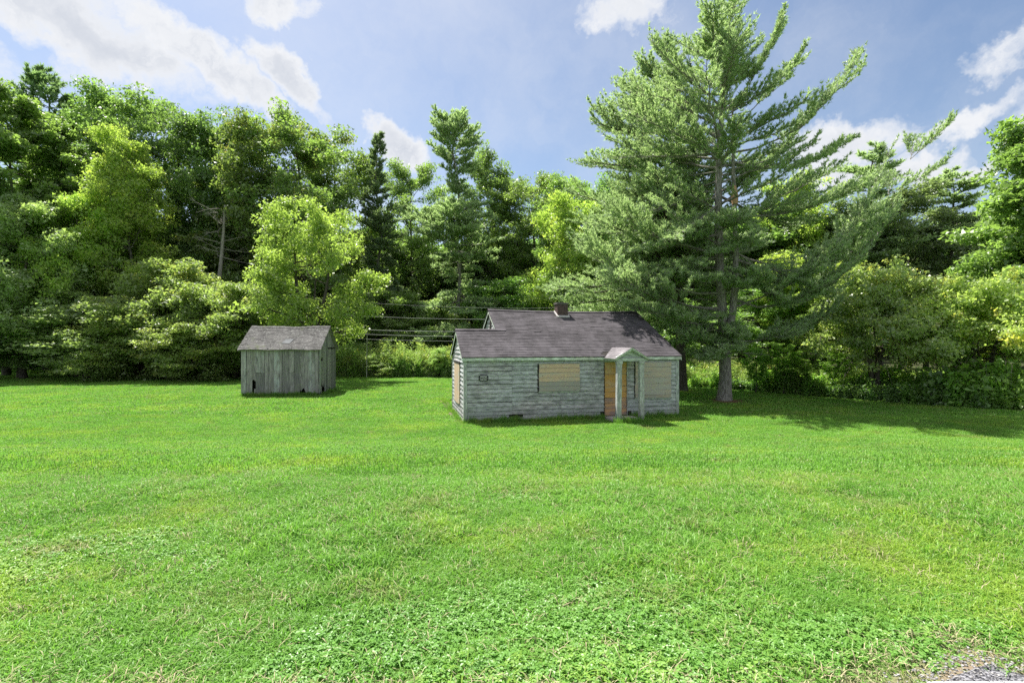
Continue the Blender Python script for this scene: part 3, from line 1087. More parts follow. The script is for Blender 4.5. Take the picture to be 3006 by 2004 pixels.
MB().box(5.235, 6.455, -1.105, -.925, 2.202, 2.31).build('beam', M['gable'], po)
MB().box(5.235, 5.36, -.923, -.05, 2.205, 2.30).build('beam', M['trim'], po)
MB().box(6.33, 6.455, -.923, -.05, 2.205, 2.30).build('beam', M['trim'], po)
# pediment: recessed panel and two raking trims
me = bpy.data.meshes.new('pediment_panel')
V = [(5.36, -1.03, 2.312), (6.33, -1.03, 2.312), (PC, -1.03, 2.60), (5.36, -.99, 2.312), (6.33, -.99, 2.312), (PC, -.99, 2.60)]
me.from_pydata(V, [], [(0, 1, 2), (5, 4, 3), (0, 3, 4, 1), (1, 4, 5, 2), (2, 5, 3, 0)])
me.materials.append(M['gable'])
link('pediment_panel', me, po)
for sgn in (-1, 1):
    xe, xi = PC + sgn * .60, PC
    V = []
    for (x, zz) in ((xe, PE - .045), (xe, PE + .045), (xi + sgn * .002, PP - .105), (xi + sgn * .002, PP - .012)):
        V += [(x, -1.13, zz), (x, -1.035, zz)]
    V = [V[0], V[1], V[2], V[3], V[4], V[5], V[6], V[7]]
    MB().add(V, [(0, 2, 6, 4), (1, 5, 7, 3), (0, 4, 5, 1), (2, 3, 7, 6), (0, 1, 3, 2), (4, 6, 7, 5)]).build('rake_trim', M['gable'], po)
# porch roof, two slopes running back into the main roof
ps = (PP - PE) / .64


def pr_pt(sgn):
    def f(v, s, up):                                  # v along the porch depth, s from eave to ridge
        d = s / math.hypot(1, ps)
        x = PC + sgn * (.66 - d)
        n = math.hypot(1, ps)
        return (x + sgn * up * ps / n, v, PE - .02 + ps * d + up / n)
    return f
for sgn in (-1, 1):
    f = pr_pt(sgn)
    Ls = .66 * math.hypot(1, ps)
    V = [f(v, s, up) for v in (-1.16, .62) for s in (0, Ls) for up in (-.03, 0)]
    MB().hexa(V).build('porch_roof_deck', M['trimh'], po)
regs = [(pr_pt(-1), -1.17, .62, 0, .66 * math.hypot(1, ps)), (pr_pt(1), -1.17, .62, 0, .66 * math.hypot(1, ps))]
shingle_rows('porch_shingles', regs, M['shingle_porch'], po, exp=.125, tab=.26, seed=8, white=0)

# ---- the sign nailed to the front wall
sg = empty('posted_sign', (0, 0, 0))
su, sz, sw, sh = .674, 1.605, .172, .112
mw = Matrix.Translation((HX, HD, 0)) @ Matrix.Rotation(HY, 4, 'Z')
sg.location = mw @ Vector((su, -.030, sz))
sg.rotation_euler = (0, 0, HY)
tag(sg, 'small black posted sign with white lettering nailed to the clapboards', 'sign')
c = .045
outl = [(-sw + c, -sh), (sw - c, -sh), (sw - c * .6, -sh + c * .8), (sw, -sh + c), (sw, sh - c), (sw - c * .6, sh - c * .8), (sw - c, sh), (-sw + c, sh), (-sw + c * .6, sh - c * .8), (-sw, sh - c), (-sw, -sh + c), (-sw + c * .6, -sh + c * .8)]
n = len(outl)
me = bpy.data.meshes.new('sign_plate')
me.from_pydata([(a, -.008, b) for a, b in outl] + [(a, 0, b) for a, b in outl], [], [tuple(range(n)), tuple(range(2 * n - 1, n - 1, -1))] + [(i, n + i, n + (i + 1) % n, (i + 1) % n) for i in range(n)])
me.materials.append(M['sign'])
link('sign_plate', me, sg)
for (txt, size, zz, squash) in (('POSTED', .070, .026, .95), ('NO TRESPASSING', .036, -.026, .98), ('KEEP OUT', .050, -.082, 1.0)):
    cu = bpy.data.curves.new('lettering', 'FONT')
    cu.body = txt
    cu.size = size
    cu.align_x = 'CENTER'
    cu.extrude = .0015
    cu.offset = size * .022
    cu.materials.append(M['letter'])
    t = bpy.data.objects.new('lettering_curve', cu)
    COL.objects.link(t)
    tm_ = bpy.data.meshes.new_from_object(t)
    bpy.data.objects.remove(t)
    tm_.materials.clear()
    tm_.materials.append(M['letter'])
    t = link('lettering', tm_)
    t.parent = sg
    t.rotation_euler = (R(90), 0, 0)
    t.location = (0, -.010, zz)
    t.scale = (squash, 1, 1)

# ------------------------------------------------------------------ the shed
SX, SD, SY = -14.304, 27.365, .076
SW, SDP, SE, SR = 3.993, 3.335, 2.583, 1.166
shed = empty('shed', (SX, SD, 0), SY)
tag(shed, 'small leaning grey board shed with rotted plank ends and mossy roof', 'shed')
rng = np.random.default_rng(21)


def shed_board(parent, a0, a1, z0, z1, place, jag=.04, lean=0.0, thick=.022, out=0.0, tops=None):
    n = 5
    A = np.linspace(a0, a1, n)
    zb = z0 + rng.normal(0, jag, n)
    V = []
    for o in (out + thick, out):
        for k, a in enumerate(A):
            V.append(place(a, o, zb[k]))
        for k, a in enumerate(A):
            zt = z1 if tops is None else tops(a)
            V.append(place(a + lean, o, zt))
    F = []
    for k in range(n - 1):
        F += [(k, k + 1, n + k + 1, n + k), (2 * n + k, 3 * n + k, 3 * n + k + 1, 2 * n + k + 1), (k, 2 * n + k, 2 * n + k + 1, k + 1), (n + k, n + k + 1, 3 * n + k + 1, 3 * n + k)]
    F += [(0, n, 3 * n, 2 * n), (n - 1, 3 * n - 1, 4 * n - 1, 2 * n - 1)]
    return link('board', mesh_np('board', V, np.array(F), M['shedwood']), parent)


sf = lambda a, o, z: (a, -o, z)
sr = lambda a, o, z: (SW + o, a, z)
sl_ = lambda a, o, z: (-o, a, z)
sb = lambda a, o, z: (a, SDP + o, z)
sgz = lambda a: SE + SR * (1 - abs(a - SDP / 2) / (SDP / 2)) - .05
w_front = empty('front_wall'); w_front.parent = shed
a = 0.0
k = 0
holes = {2: .95, 6: .18, 13: .62, 14: .35, 15: .20}
while a < SW - .05:
    w = rng.choice([.13, .17, .22, .27, .30], p=[.15, .2, .25, .25, .15])
    b = min(a + w, SW)
    if SW - b < .08:
        b = SW
    z0 = .07 + abs(rng.normal(0, .035))
    split = rng.random() < .40 and k not in holes
    if k == 2:
        shed_board(w_front, a + .004, b - .004, .88, 2.56, sf, .05, 0, out=rng.uniform(0, .012))
        shed_board(w_front, a + .09, b - .004, .12, .42, sf, .06, 0)
    elif k in holes:
        shed_board(w_front, a + .004, b - .004, .10 + holes[k] * .5, 2.56, sf, .10, rng.normal(0, .012), out=rng.uniform(0, .014))
    elif split:
        zc = 1.32 + rng.uniform(-.06, .06)
        shed_board(w_front, a + .004, b - .004, zc, 2.56, sf, .012, 0, out=rng.uniform(.004, .014))
        m_ = a + rng.uniform(.4, .6) * (b - a)
        shed_board(w_front, a + .004, b - .006, z0, zc - .012, sf, .03, 0, out=rng.uniform(-.006, .004))
    else:
        shed_board(w_front, a + .004 + rng.uniform(0, .006), b - .004 - rng.uniform(0, .008), z0, 2.56, sf, .035, rng.normal(0, .008), out=rng.uniform(0, .014))
    a = b
    k += 1
w_right = empty('gable_wall'); w_right.parent = shed
a = 0.0
k = 0
while a < SDP - .05:
    w = rng.choice([.2, .26, .30, .34])
    b = min(a + w, SDP)
    if SDP - b < .1:
        b = SDP
    if k == 1:
        shed_board(w_right, a + .005, b - .02, .62, 0, sr, .12, 0, tops=lambda q: min(sgz(q), 1.84 + .1 * (q - a)))
        shed_board(w_right, a + .005, b - .01, 2.06, 0, sr, .06, 0, tops=sgz)
        shed_board(w_right, a + .01, a + .12, .03, .5, sr, .05, .03)
    elif k == 2:
        shed_board(w_right, a + .006, b - .05, .45, 0, sr, .15, 0, tops=sgz)
    else:
        shed_board(w_right, a + .004 + rng.uniform(0, .012), b - .004 - rng.uniform(0, .012), .06 + abs(rng.normal(0, .05)), 0, sr, .05, 0, tops=sgz, out=rng.uniform(0, .014))
    a = b
    k += 1
w_left = empty('gable_wall'); w_left.parent = shed
w_back = empty('back_wall'); w_back.parent = shed
for (wl_, L_, pl, tp) in ((w_left, SDP, sl_, sgz), (w_back, SW, sb, lambda q: 2.56)):
    a = 0.0
    while a < L_ - .05:
        b = min(a + rng.choice([.2, .26, .3]), L_)
        if L_ - b < .1:
            b = L_
        shed_board(wl_, a + .004, b - .006, .08, 0, pl, .03, 0, tops=tp)
        a = b
for (x0, x1, y0, y1, z0, z1) in ((0.03, .13, .005, .10, 0, 2.5), (SW - .13, SW - .03, .005, .10, 0, 2.5), (.03, .13, SDP - .1, SDP - .005, 0, 2.5), (SW - .13, SW - .03, SDP - .1, SDP - .005, 0, 2.5)):
    MB().box(x0, x1, y0, y1, z0, z1).build('corner_post', M['dark'], shed)
MB().box(.14, SW - .14, .006, .09, .05, .17).build('sill_beam', M['dark'], shed)
MB().box(.14, SW - .14, .006, .09, 1.25, 1.36).build('rail', M['dark'], shed)
MB().box(SW + .024, SW + .045, 1.55, 3.1, 2.50, 2.58).build('rail', M['dark'], shed)
MB().box(.15, SW - .15, .15, SDP - .15, .02, .06).build('shed_floor', M['dark'], shed)
MB().box(.15, SW - .15, SDP / 2 - .03, SDP / 2 + .03, .06, 2.5).build('partition', M['dark'], shed)
for k in range(7):
    u = .12 + k * (SW - .3) / 6
    MB().box(u, u + .055, -.13, .25, SE - .08, SE - .02).build('rafter_tail', M['shedwood'], shed)
sroof = empty('roof'); sroof.parent = shed
SSL = SR / (SDP / 2)
SOE, SOG = .17, .14


def sroof_pt(front):
    def f(u, s, up):
        n = math.hypot(1, SSL)
        d = s / n
        zz = SE - SOE * SSL + d * SSL + .03
        sag = -.05 * math.sin(np.clip(u / SW, 0, 1) * math.pi) * min(1, max(0, d)) + .016 * math.sin(u * 3.1 + d * 2)
        r = -SOE + d
        return (u, r - up * SSL / n if front else SDP - r + up * SSL / n, zz + up / n + sag)
    return f
Lss = (SDP / 2 + SOE) * math.hypot(1, SSL)
for fr_ in (True, False):
    f = sroof_pt(fr_)
    U = np.linspace(-SOG, SW + SOG, 8)
    V = []
    for u in U:
        V += [f(u, 0, -.035), f(u, 0, -.07), f(u, Lss, -.035), f(u, Lss, -.07)]
    F = []
    for k in range(7):
        b, c_ = 4 * k, 4 * k + 4
        F += [(b, c_, c_ + 2, b + 2), (b + 1, b + 3, c_ + 3, c_ + 1), (b, b + 1, c_ + 1, c_), (b + 2, c_ + 2, c_ + 3, b + 3)]
    F += [(0, 2, 3, 1), (28, 29, 31, 30)]
    MB().add(V, F).build('roof_deck', M['shedwood'], sroof)
shingle_rows('shingles', [(sroof_pt(True), -SOG - .02, SW + SOG + .02, -.02, Lss), (sroof_pt(False), -SOG - .02, SW + SOG + .02, -.02, Lss)], M['shingle_old'], sroof,
             exp=.13, tab=.22, seed=31, white=0)
mb = MB()
u = -SOG
while u < SW + SOG:
    b = min(u + .3, SW + SOG + .03)
    p = sroof_pt(True)((u + b) / 2, Lss, .03)
    mb.add([(u, SDP / 2 - .12, p[2] - .07), (b, SDP / 2 - .12, p[2] - .075), (b, SDP / 2, p[2] + .012), (u, SDP / 2, p[2] + .018), (u, SDP / 2 + .12, p[2] - .07), (b, SDP / 2 + .12, p[2] - .07)],
           [(0, 1, 2, 3), (3, 2, 5, 4)], tint=.6)
    u += .3
o = mb.build('ridge_caps', M['shingle_old'], sroof, tint=True); o['kind'] = 'stuff'
# a slipped sheet of tin on the front slope
f = sroof_pt(True)
V = [f(u, s, up) for u in (1.95, 2.38) for s in (.55, .98) for up in (.022, .03)]
MB().hexa([np.array(v) + np.array((.12 * (i % 4 > 1), 0, 0)) for i, v in enumerate(V)]).build('tin_patch', simple('dull_tin', (0.09, 0.098, 0.105), (0.14, 0.15, 0.158), 5, .8), sroof)

# ------------------------------------------------------------------ vegetation: builders
def unit(v):
    return v / (np.linalg.norm(v, axis=-1, keepdims=True) + 1e-9)


def leaf_cloud(rng, C, per, sh, sv, size, up=.55, aspect=.46, droop=.0, ctint=None, tri=True):
    """leaf-sized folded blades spread round the twig ends C"""
    C = np.asarray(C, float)
    K = len(C)
    if tri:
        per = int(per * 2.0)
        size = size * .80
    sh = np.broadcast_to(np.asarray(sh, float), (K,)); sv = np.broadcast_to(np.asarray(sv, float), (K,))
    idx = np.repeat(np.arange(K), per)
    n = len(idx)
    g = rng.normal(0, 1, (n, 3))
    g *= (1.75 * rng.random(n) ** .42 / (np.linalg.norm(g, axis=1) + 1e-9))[:, None]
    P = C[idx] + g * np.stack([sh[idx], sh[idx], sv[idx]], 1)
    N_ = unit(rng.normal(0, 1, (n, 3)) + np.array([0, 0, up * 2.2]))
    T = unit(np.cross(N_, rng.normal(0, 1, (n, 3))) + np.array([0, 0, -droop]))
    B = unit(np.cross(N_, T))
    s = size * np.clip(np.exp(rng.normal(-.12, .38, n)), .35, 1.9)[:, None]
    fold = N_ * s * .10
    if tri:
        V = np.stack([P - T * s * .3 - B * s * aspect * .95, P - T * s * .3 + B * s * aspect * .95, P + T * s * .8], 1).reshape(-1, 3)
        ct = rng.uniform(0, 1, K) if ctint is None else np.asarray(ctint)
        return V, np.arange(n * 3).reshape(n, 3), np.clip(.42 * rng.uniform(0, 1, n) + .58 * ct[idx], 0, 1)
    V = np.stack([P, P + T * s * .45 + B * s * aspect + fold, P + T * s - N_ * s * .12, P + T * s * .45 - B * s * aspect + fold], 1).reshape(-1, 3)
    F = np.arange(n * 4).reshape(n, 4)
    ct = rng.uniform(0, 1, K) if ctint is None else np.asarray(ctint)
    tint = np.clip(.42 * rng.uniform(0, 1, n) + .58 * ct[idx], 0, 1)
    return V, F, tint


SHAPES = {
    'oval': lambda t: np.sqrt(max(0.0, 1 - ((t - .45) / .58) ** 2)),
    'broad': lambda t: np.sqrt(max(0.0, 1 - ((t - .35) / .68) ** 2)),
    'column': lambda t: min(1, t / .12 + .35) * np.sqrt(max(0.0, 1 - (max(0, t - .45) / .58) ** 2)),
    'cone': lambda t: min(1, t / .1 + .3) * max(.06, 1 - t) ** .75,
    'dome': lambda t: np.sqrt(max(0.0, 1 - (max(0, t - .12) / .90) ** 2)),
    'top': lambda t: np.sqrt(max(0.0, 1 - ((t - .6) / .62) ** 2)),
}


def deciduous(seed, H, cb, Rc, shape='oval', nl=26, kids=6, per=55, leaf=.2, tr=.25, sh=.55, sv=.28, up=.55, lean=(0, 0), stems=None, lob=.35, droop=0.0, aspect=.46, elev=(5, 65), fill=.25):
    """returns (trunk mesh builder, crown arrays). stems: list of (dx, dy, top fraction, radius factor) for forked trunks"""
    rng = np.random.default_rng(seed)
    W = MB()
    C = []
    stems = stems or [(0, 0, .92, 1.0)]
    fn = SHAPES[shape]
    trunks = []
    for (dx, dy, top, rf) in stems:
        n = 9
        t = np.linspace(0, 1, n)
        bow = rng.normal(0, .012 * H, 2)
        P = np.stack([(dx + lean[0] * H) * t ** 1.15 + bow[0] * np.sin(t * 3.0), (dy + lean[1] * H) * t ** 1.15 + bow[1] * np.sin(t * 2.6), t * H * top - .15], 1)
        P[1:-1, :2] += rng.normal(0, .006 * H, (n - 2, 2))
        rr = tr * rf * (1 - .80 * t) * (1 + .45 * np.exp(-t * 16))
        W.tube(P, rr, 8)
        trunks.append((P, rr, top))
    nst = len(trunks)
    cen = np.array([lean[0] * H, lean[1] * H])
    for i in range(nl):
        tt = (i + rng.uniform(.1, .9)) / nl
        z = cb + (H - cb) * tt
        P, rr, top = trunks[i % nst]
        zb = max(cb * .55, min(z - rng.uniform(.02, .16) * (H - cb), H * top * .98))
        f = np.clip((zb + .15) / (H * top), 0, 1)
        base = np.array([np.interp(f, np.linspace(0, 1, len(P)), P[:, k]) for k in range(3)])
        br = np.interp(f, np.linspace(0, 1, len(P)), rr)
        az = i * 2.39996 + rng.uniform(-.5, .5)
        env = Rc * fn(tt) * (1 + lob * rng.uniform(-1, .55))
        e = R(elev[0] + (elev[1] - elev[0]) * tt ** 1.4)
        end = np.array([cen[0] * tt + math.cos(az) * env, cen[1] * tt + math.sin(az) * env, z + rng.uniform(-.03, .05) * (H - cb)])
        L = np.linalg.norm(end - base)
        mid = base * .5 + end * .5 + np.array([0, 0, -.08 * L * math.cos(e)]) + rng.normal(0, .05 * L, 3)
        q = np.linspace(0, 1, 6)[:, None]
        B = base * (1 - q) ** 2 + 2 * mid * q * (1 - q) + end * q ** 2
        B[1:-1] += rng.normal(0, .018 * L, (4, 3))
        r0 = min(br * .62, .022 * L + .02)
        W.tube(B, r0 * (1 - .82 * q[:, 0]), 5)
        C.append(end)
        D = unit(end - base)
        for k in range(kids):
            s = rng.uniform(.32, .98)
            b = np.array([np.interp(s, q[:, 0], B[:, j]) for j in range(3)])
            d = unit(D + rng.normal(0, .65, 3) + np.array([0, 0, .15]))
            l = L * rng.uniform(.16, .38) + .25
            e2 = b + d * l
            if k % 2 == 0:
                W.tube(np.array([b, b + d * l * .5 + rng.normal(0, .03 * l, 3), e2]), r0 * np.array([.4, .25, .1]), 4)
            C.append(e2)
            if rng.random() < fill * 2:
                C.append(b + d * l * .55)
    C = np.array(C)
    return W, leaf_cloud(rng, C, per, sh, sv, leaf, up, aspect, droop)


def finish_tree(name, W, crown, bark, leafm, loc, rz=0.0, scale=(1, 1, 1), smooth=True):
    o = empty(name, loc, rz)
    o.scale = scale
    W.build('trunk', bark, o, smooth=smooth)
    V, F, T = crown
    link('crown', mesh_np('crown', V, F, leafm, {'tint': ('FACE', T)}), o)
    return o


class Proto:
    """shared meshes of one tree: the first placing links them, later ones share the mesh data"""
    def __init__(s, W, crown, H, Rc):
        F = [np.concatenate(W.f4)] + ([np.concatenate(W.f3)] if W.f3 else [])
        s.trunk = mesh_np('trunk', np.concatenate(W.v), F, BARK['dark'], None, True)
        V, FF, T = crown
        s.crown = mesh_np('crown', V, FF, LM['oak'], {'tint': ('FACE', T)})
        s.H, s.R = H, Rc

    def place(s, name, X, Y, H, Rc, leafm, bark=None, rz=0.0, z=None):
        o = empty(name, (X, Y, float(ground_z(X, Y)) + 0.012 * max(0, Y - 70) if z is None else z), rz)
        o.scale = (Rc / s.R, Rc / s.R, H / s.H)
        for (nm, me, mt) in (('trunk', s.trunk, bark or BARK['dark']), ('crown', s.crown, leafm)):
            c = link(nm, me, o)
            c.material_slots[0].link = 'OBJECT'
            c.material_slots[0].material = mt
        return o


def needles(rng, P, D, per, L, w, spread=.55):
    """fans of thin needles at the points P round the directions D"""
    P = np.asarray(P); D = unit(np.asarray(D))
    n = len(P)
    idx = np.repeat(np.arange(n), per)
    m = len(idx)
    d = unit(D[idx] + rng.normal(0, spread, (m, 3)) + np.array([0, 0, .12]))
    side = unit(np.cross(d, rng.normal(0, 1, (m, 3))))
    l = (L * rng.uniform(.7, 1.25, m))[:, None]
    ww = (w * rng.uniform(.7, 1.3, m))[:, None]
    b = P[idx] + rng.normal(0, .02, (m, 3))
    V = np.stack([b - side * ww * .5, b + side * ww * .5, b + d * l], 1).reshape(-1, 3)
    tw = rng.uniform(0, 1, n)
    return V, np.arange(m * 3).reshape(m, 3), np.clip(.5 * tw[idx] + .5 * rng.uniform(0, 1, m), 0, 1)


class Pine:
    def __init__(s, seed):
        s.rng = np.random.default_rng(seed)
        s.W = MB()
        s.P, s.D = [], []

    def branch(s, base, az, L, e0, curv, r0, dens=6.0, tuft=.14, start=.22, width=.34, twigs=True, sag=0.0):
        rng = s.rng
        q = np.linspace(0, 1, 7)
        hor = L * q * math.cos(e0)
        zz = L * (q * math.sin(e0) + curv * q ** 2) - sag * L * np.sin(q * math.pi) * .3
        azq = az + rng.normal(0, .10) * q
        B = np.stack([base[0] + hor * np.cos(azq), base[1] + hor * np.sin(azq), base[2] + zz], 1)
        B[2:] += rng.normal(0, .012 * L, (5, 3))
        s.W.tube(B, r0 * (1 - .85 * q), 5)
        T = unit(np.gradient(B, axis=0))
        nb = int(L * dens) + 3
        ph = rng.uniform(0, 50)
        for k in range(nb):
            f = start + (1 - start) * (k + rng.uniform(0, 1)) / nb
            b = np.array([np.interp(f, q, B[:, j]) for j in range(3)])
            t = np.array([np.interp(f, q, T[:, j]) for j in range(3)])
            sgn = 1 if k % 2 else -1
            ang = sgn * R(rng.uniform(25, 62))
            d = np.array([t[0] * math.cos(ang) - t[1] * math.sin(ang), t[0] * math.sin(ang) + t[1] * math.cos(ang), t[2] + rng.uniform(-.05, .32)])
            d = d / np.linalg.norm(d)
            l = (L * width * (1.08 - .72 * f) + .22) * rng.uniform(.55, 1.15) * (.50 + 1.0 * float(vnoise(f * L * .95 + ph, ph * 1.7, 3)))
            if twigs and l > .5:
                s.W.tube(np.array([b, b + d * l * .55, b + d * l * .95 + (0, 0, .05)]), np.array([.012, .008, .003]) * (1 + .3 * l), 3)
            m = int(l / tuft) + 2
            u = np.linspace(.15, 1.0, m) ** .85
            pts = b + d * l * u[:, None] + np.array([0, 0, 1]) * (.10 * l * u ** 2)[:, None] + rng.normal(0, .035, (m, 3))
            s.P.append(pts)
            s.D.append(np.tile(d + np.array([0, 0, .25]), (m, 1)) + rng.normal(0, .22, (m, 3)))
        s.P.append(B[-2:]); s.D.append(T[-2:])

    def crown(s, per=7, L=.18, w=.034, spread=.55):
        return needles(s.rng, np.vstack(s.P), np.vstack(s.D), per, L, w, spread)


def conifer(seed, H, Rc, zmin, dz=.75, per_whorl=5, prof=None, dens=3.2, tuft=.26, needle=.30, w=.075, per=6, tr=.22, e=(-8, 52), sparse=.0, dead=0):
    p = Pine(seed)
    rng = p.rng
    n = 10
    t = np.linspace(0, 1, n)
    P = np.stack([rng.normal(0, .008 * H, n) * (t > 0), rng.normal(0, .008 * H, n) * (t > 0), t * H - .1], 1)
    p.W.tube(P, tr * (1 - .93 * t) * (1 + .4 * np.exp(-t * 18)), 8)
    prof = prof or (lambda q: (1 - q) ** .8)
    z = zmin
    while z < H - .35:
        q = (z - zmin) / (H - zmin)
        base0 = np.array([np.interp(z / H, t, P[:, k]) for k in range(3)])
        for k in range(per_whorl):
            if rng.random() < sparse:
                continue
            az = rng.uniform(0, 2 * math.pi)
            L = max(.35, Rc * prof(q) * rng.uniform(.55, 1.15))
            ee = R(e[0] + (e[1] - e[0]) * q ** 1.3 + rng.normal(0, 7))
            p.branch(base0 + (0, 0, rng.uniform(-.2, .2)), az, L, ee, rng.uniform(.02, .16), .012 + .012 * L, dens, tuft, .2, .36, False)
        z += dz * (1 - .35 * q) * rng.uniform(.8, 1.2)
    p.P.append(P[-2:]); p.D.append(np.array([[0, 0, 1.], [0, 0, 1.]]))
    for k in range(dead):
        zz = zmin * rng.uniform(.25, 1.1)
        az = rng.uniform(0, 6.28)
        L = rng.uniform(.4, .9) * Rc
        q = np.linspace(0, 1, 5)
        b = np.array([np.interp(zz / H, t, P[:, k2]) for k2 in range(3)])
        B = np.stack([b[0] + L * q * math.cos(az), b[1] + L * q * math.sin(az), b[2] - .25 * L * q + .3 * L * q ** 2], 1)
        p.W.tube(B, .03 * (1 - .85 * q), 4)
    return p.W, p.crown(per, needle, w)


# ------------------------------------------------------------------ vegetation: shared trees
PR_OAK = [Proto(*deciduous(101 + k, 24, 7.0, 5.2, ('broad', 'oval', 'top')[k], 38, 9, 47, .26, .30, .66, .30, .5), 24, 5.2) for k in range(3)]
PR_WOOD = Proto(*deciduous(140, 22, 10.5, 4.0, 'oval', 26, 7, 48, .32, .20, .80, .45, .5), 22, 4.0)
PR_MID = [Proto(*deciduous(150 + k, 14, 2.2, 4.2, ('oval', 'dome')[k], 38, 9, 46, .21, .18, .52, .30, .3), 14, 4.2) for k in range(2)]
PR_BUSH = [Proto(*deciduous(160 + k, 6, .6, 3.2, ('dome', 'broad')[k], 34, 8, 60, .15, .09, .42, .16, .75,
                            stems=[(-.5, .2, .8, 1), (.5, -.1, .85, .9), (.1, .5, .7, .8), (.3, .6, .75, .7)], droop=.25), 6, 3.2) for k in range(2)]
PR_PINE = Proto(*conifer(170, 26, 5.2, 7.0, .80, 5, lambda q: (1 - q) ** .50 * (.68 + .32 * math.sin(q * 17)), 3.4, .24, .36, .11, 8, .3, e=(-8, 26), sparse=.2), 26, 5.2)

BG_G = 'tall trees of the wood along the far lawn edge'


def put(proto, name, px, top, Y, rpx, mat, label, bark=None, rz=0.0, group=None, cat='tree'):
    X = at(px, Y)
    gz_ = float(ground_z(X, Y))
    H = (hz(top, Y) - gz_) / (1.0 if proto is PR_PINE else 1.05)
    o = proto.place(name, X, Y, H, rpx / FPX * Y, LM[mat], BARK[bark] if bark else None, rz)
    tag(o, label, cat, group)
    return o


# --- treeline, left to right
put(PR_PINE, 'white_pine', 140, 200, 60, 200, 'pine_dark', 'tall dark pine with a ragged top above the leafy trees at far left', 'dark', .4)
put(PR_OAK[0], 'oak_tree', 255, 285, 61, 150, 'oak', 'dark green oak next to the tall ragged pine, behind the yellow green trees', None, 1.0, BG_G)
put(PR_OAK[1], 'oak_tree', 390, 262, 54, 165, 'oak', 'highest rounded dark oak crown directly behind the tall yellow green tree', None, 2.2, BG_G)
put(PR_OAK[2], 'oak_tree', 525, 300, 53, 150, 'oak', 'dark oak with glossy leaves behind and above the bare dead snag', None, 3.7, BG_G)
put(PR_OAK[0], 'oak_tree', 640, 345, 53, 110, 'oak', 'narrow dark oak right of the snag, under the dip in the treeline', None, 5.0, BG_G)
put(PR_OAK[1], 'oak_tree', 735, 332, 52, 135, 'oak_brown', 'brown tinged oak whose crown begins the second hump of the treeline', None, .3, BG_G)
put(PR_OAK[0], 'oak_tree', 860, 322, 52, 150, 'oak_brown', 'broad brown tinged oak at the peak of the hump above the light green tree', None, 2.8, BG_G)
put(PR_OAK[2], 'oak_tree', 985, 400, 60, 130, 'oak_brown', 'lower brownish oak just left of the slender spruce with the bare trunk', None, 4.4, BG_G)
put(PR_OAK[1], 'oak_tree', 1215, 465, 66, 95, 'maple', 'mid green tree filling the gap between the spruce and the ragged pine', None, 1.6, BG_G)
put(PR_OAK[0], 'oak_tree', 1440, 440, 66, 115, 'oak', 'dark leafed tree crowding the right side of the ragged topped pine', None, 3.2, BG_G)
put(PR_OAK[2], 'maple_tree', 1560, 488, 62, 115, 'maple', 'bright rounded maple on the skyline above the left end of the cottage', None, .9, BG_G)
put(PR_OAK[1], 'maple_tree', 1670, 505, 58, 105, 'maple', 'leafy maple on the skyline left of the giant pine, behind the yellow one', None, 5.6, BG_G)
put(PR_OAK[0], 'oak_tree', 1800, 520, 52, 120, 'oak', 'dark oak mostly hidden behind the left side of the giant pine', None, 2.0, BG_G)
put(PR_OAK[2], 'oak_tree', 1960, 540, 52, 120, 'oak', 'dark oak behind the trunks of the giant pine', None, 4.1, BG_G)
put(PR_OAK[1], 'maple_tree', 2330, 505, 46, 120, 'bright', 'yellowing maple top glimpsed through the right limbs of the giant pine', None, .2, BG_G)
put(PR_PINE, 'white_pine', 2560, 425, 42, 190, 'pine', 'blue green pine top on the skyline beneath the long reaching limb', 'dark', 2.2)
put(PR_PINE, 'white_pine', 2795, 495, 43, 190, 'pine', 'pine with a flattened feathery top on the skyline left of the edge maple', 'dark', 4.6)
put(PR_OAK[0], 'beech_tree', 2500, 575, 44, 130, 'dusky', 'dull green beech just right of the giant pine behind the apple tree', None, 1.2)
put(PR_OAK[1], 'beech_tree', 2650, 545, 44, 140, 'dusky', 'dusky brownish beech directly behind and above the larger apple tree', None, 3.0)
put(PR_OAK[2], 'beech_tree', 2810, 575, 45, 130, 'dusky', 'dusky beech behind the yellower apple tree, below the flattened pine', None, 5.2)
put(PR_OAK[0], 'beech_tree', 2960, 590, 43, 120, 'dusky', 'dull beech half hidden by the bright maple at the right edge', None, .5)

# --- the depth of the wood behind
G2 = 'slender trees standing deep in the wood'
rngw = np.random.default_rng(77)
first = None
for k in range(46):
    X = -60 + 118 * (k + rngw.uniform(-.3, .3)) / 46
    Y = 57 + 12 * rngw.random()
    px = 1503 + FPX * X / Y
    H = rngw.uniform(14.5, 18.5)
    if 850 < px < 1700:
        Y += 11
        X = at(px, Y)
    if px > 1850:
        Y -= 9
        H *= .85
    o = PR_WOOD.place('forest_tree', X, Y, H, rngw.uniform(3.6, 5.0), LM['oak'], BARK['dark'] if k % 3 else BARK['grey'], rngw.uniform(0, 6.28))
    tag(o, 'slender straight trunked tree standing deep in the dark shaded wood', 'tree', G2)

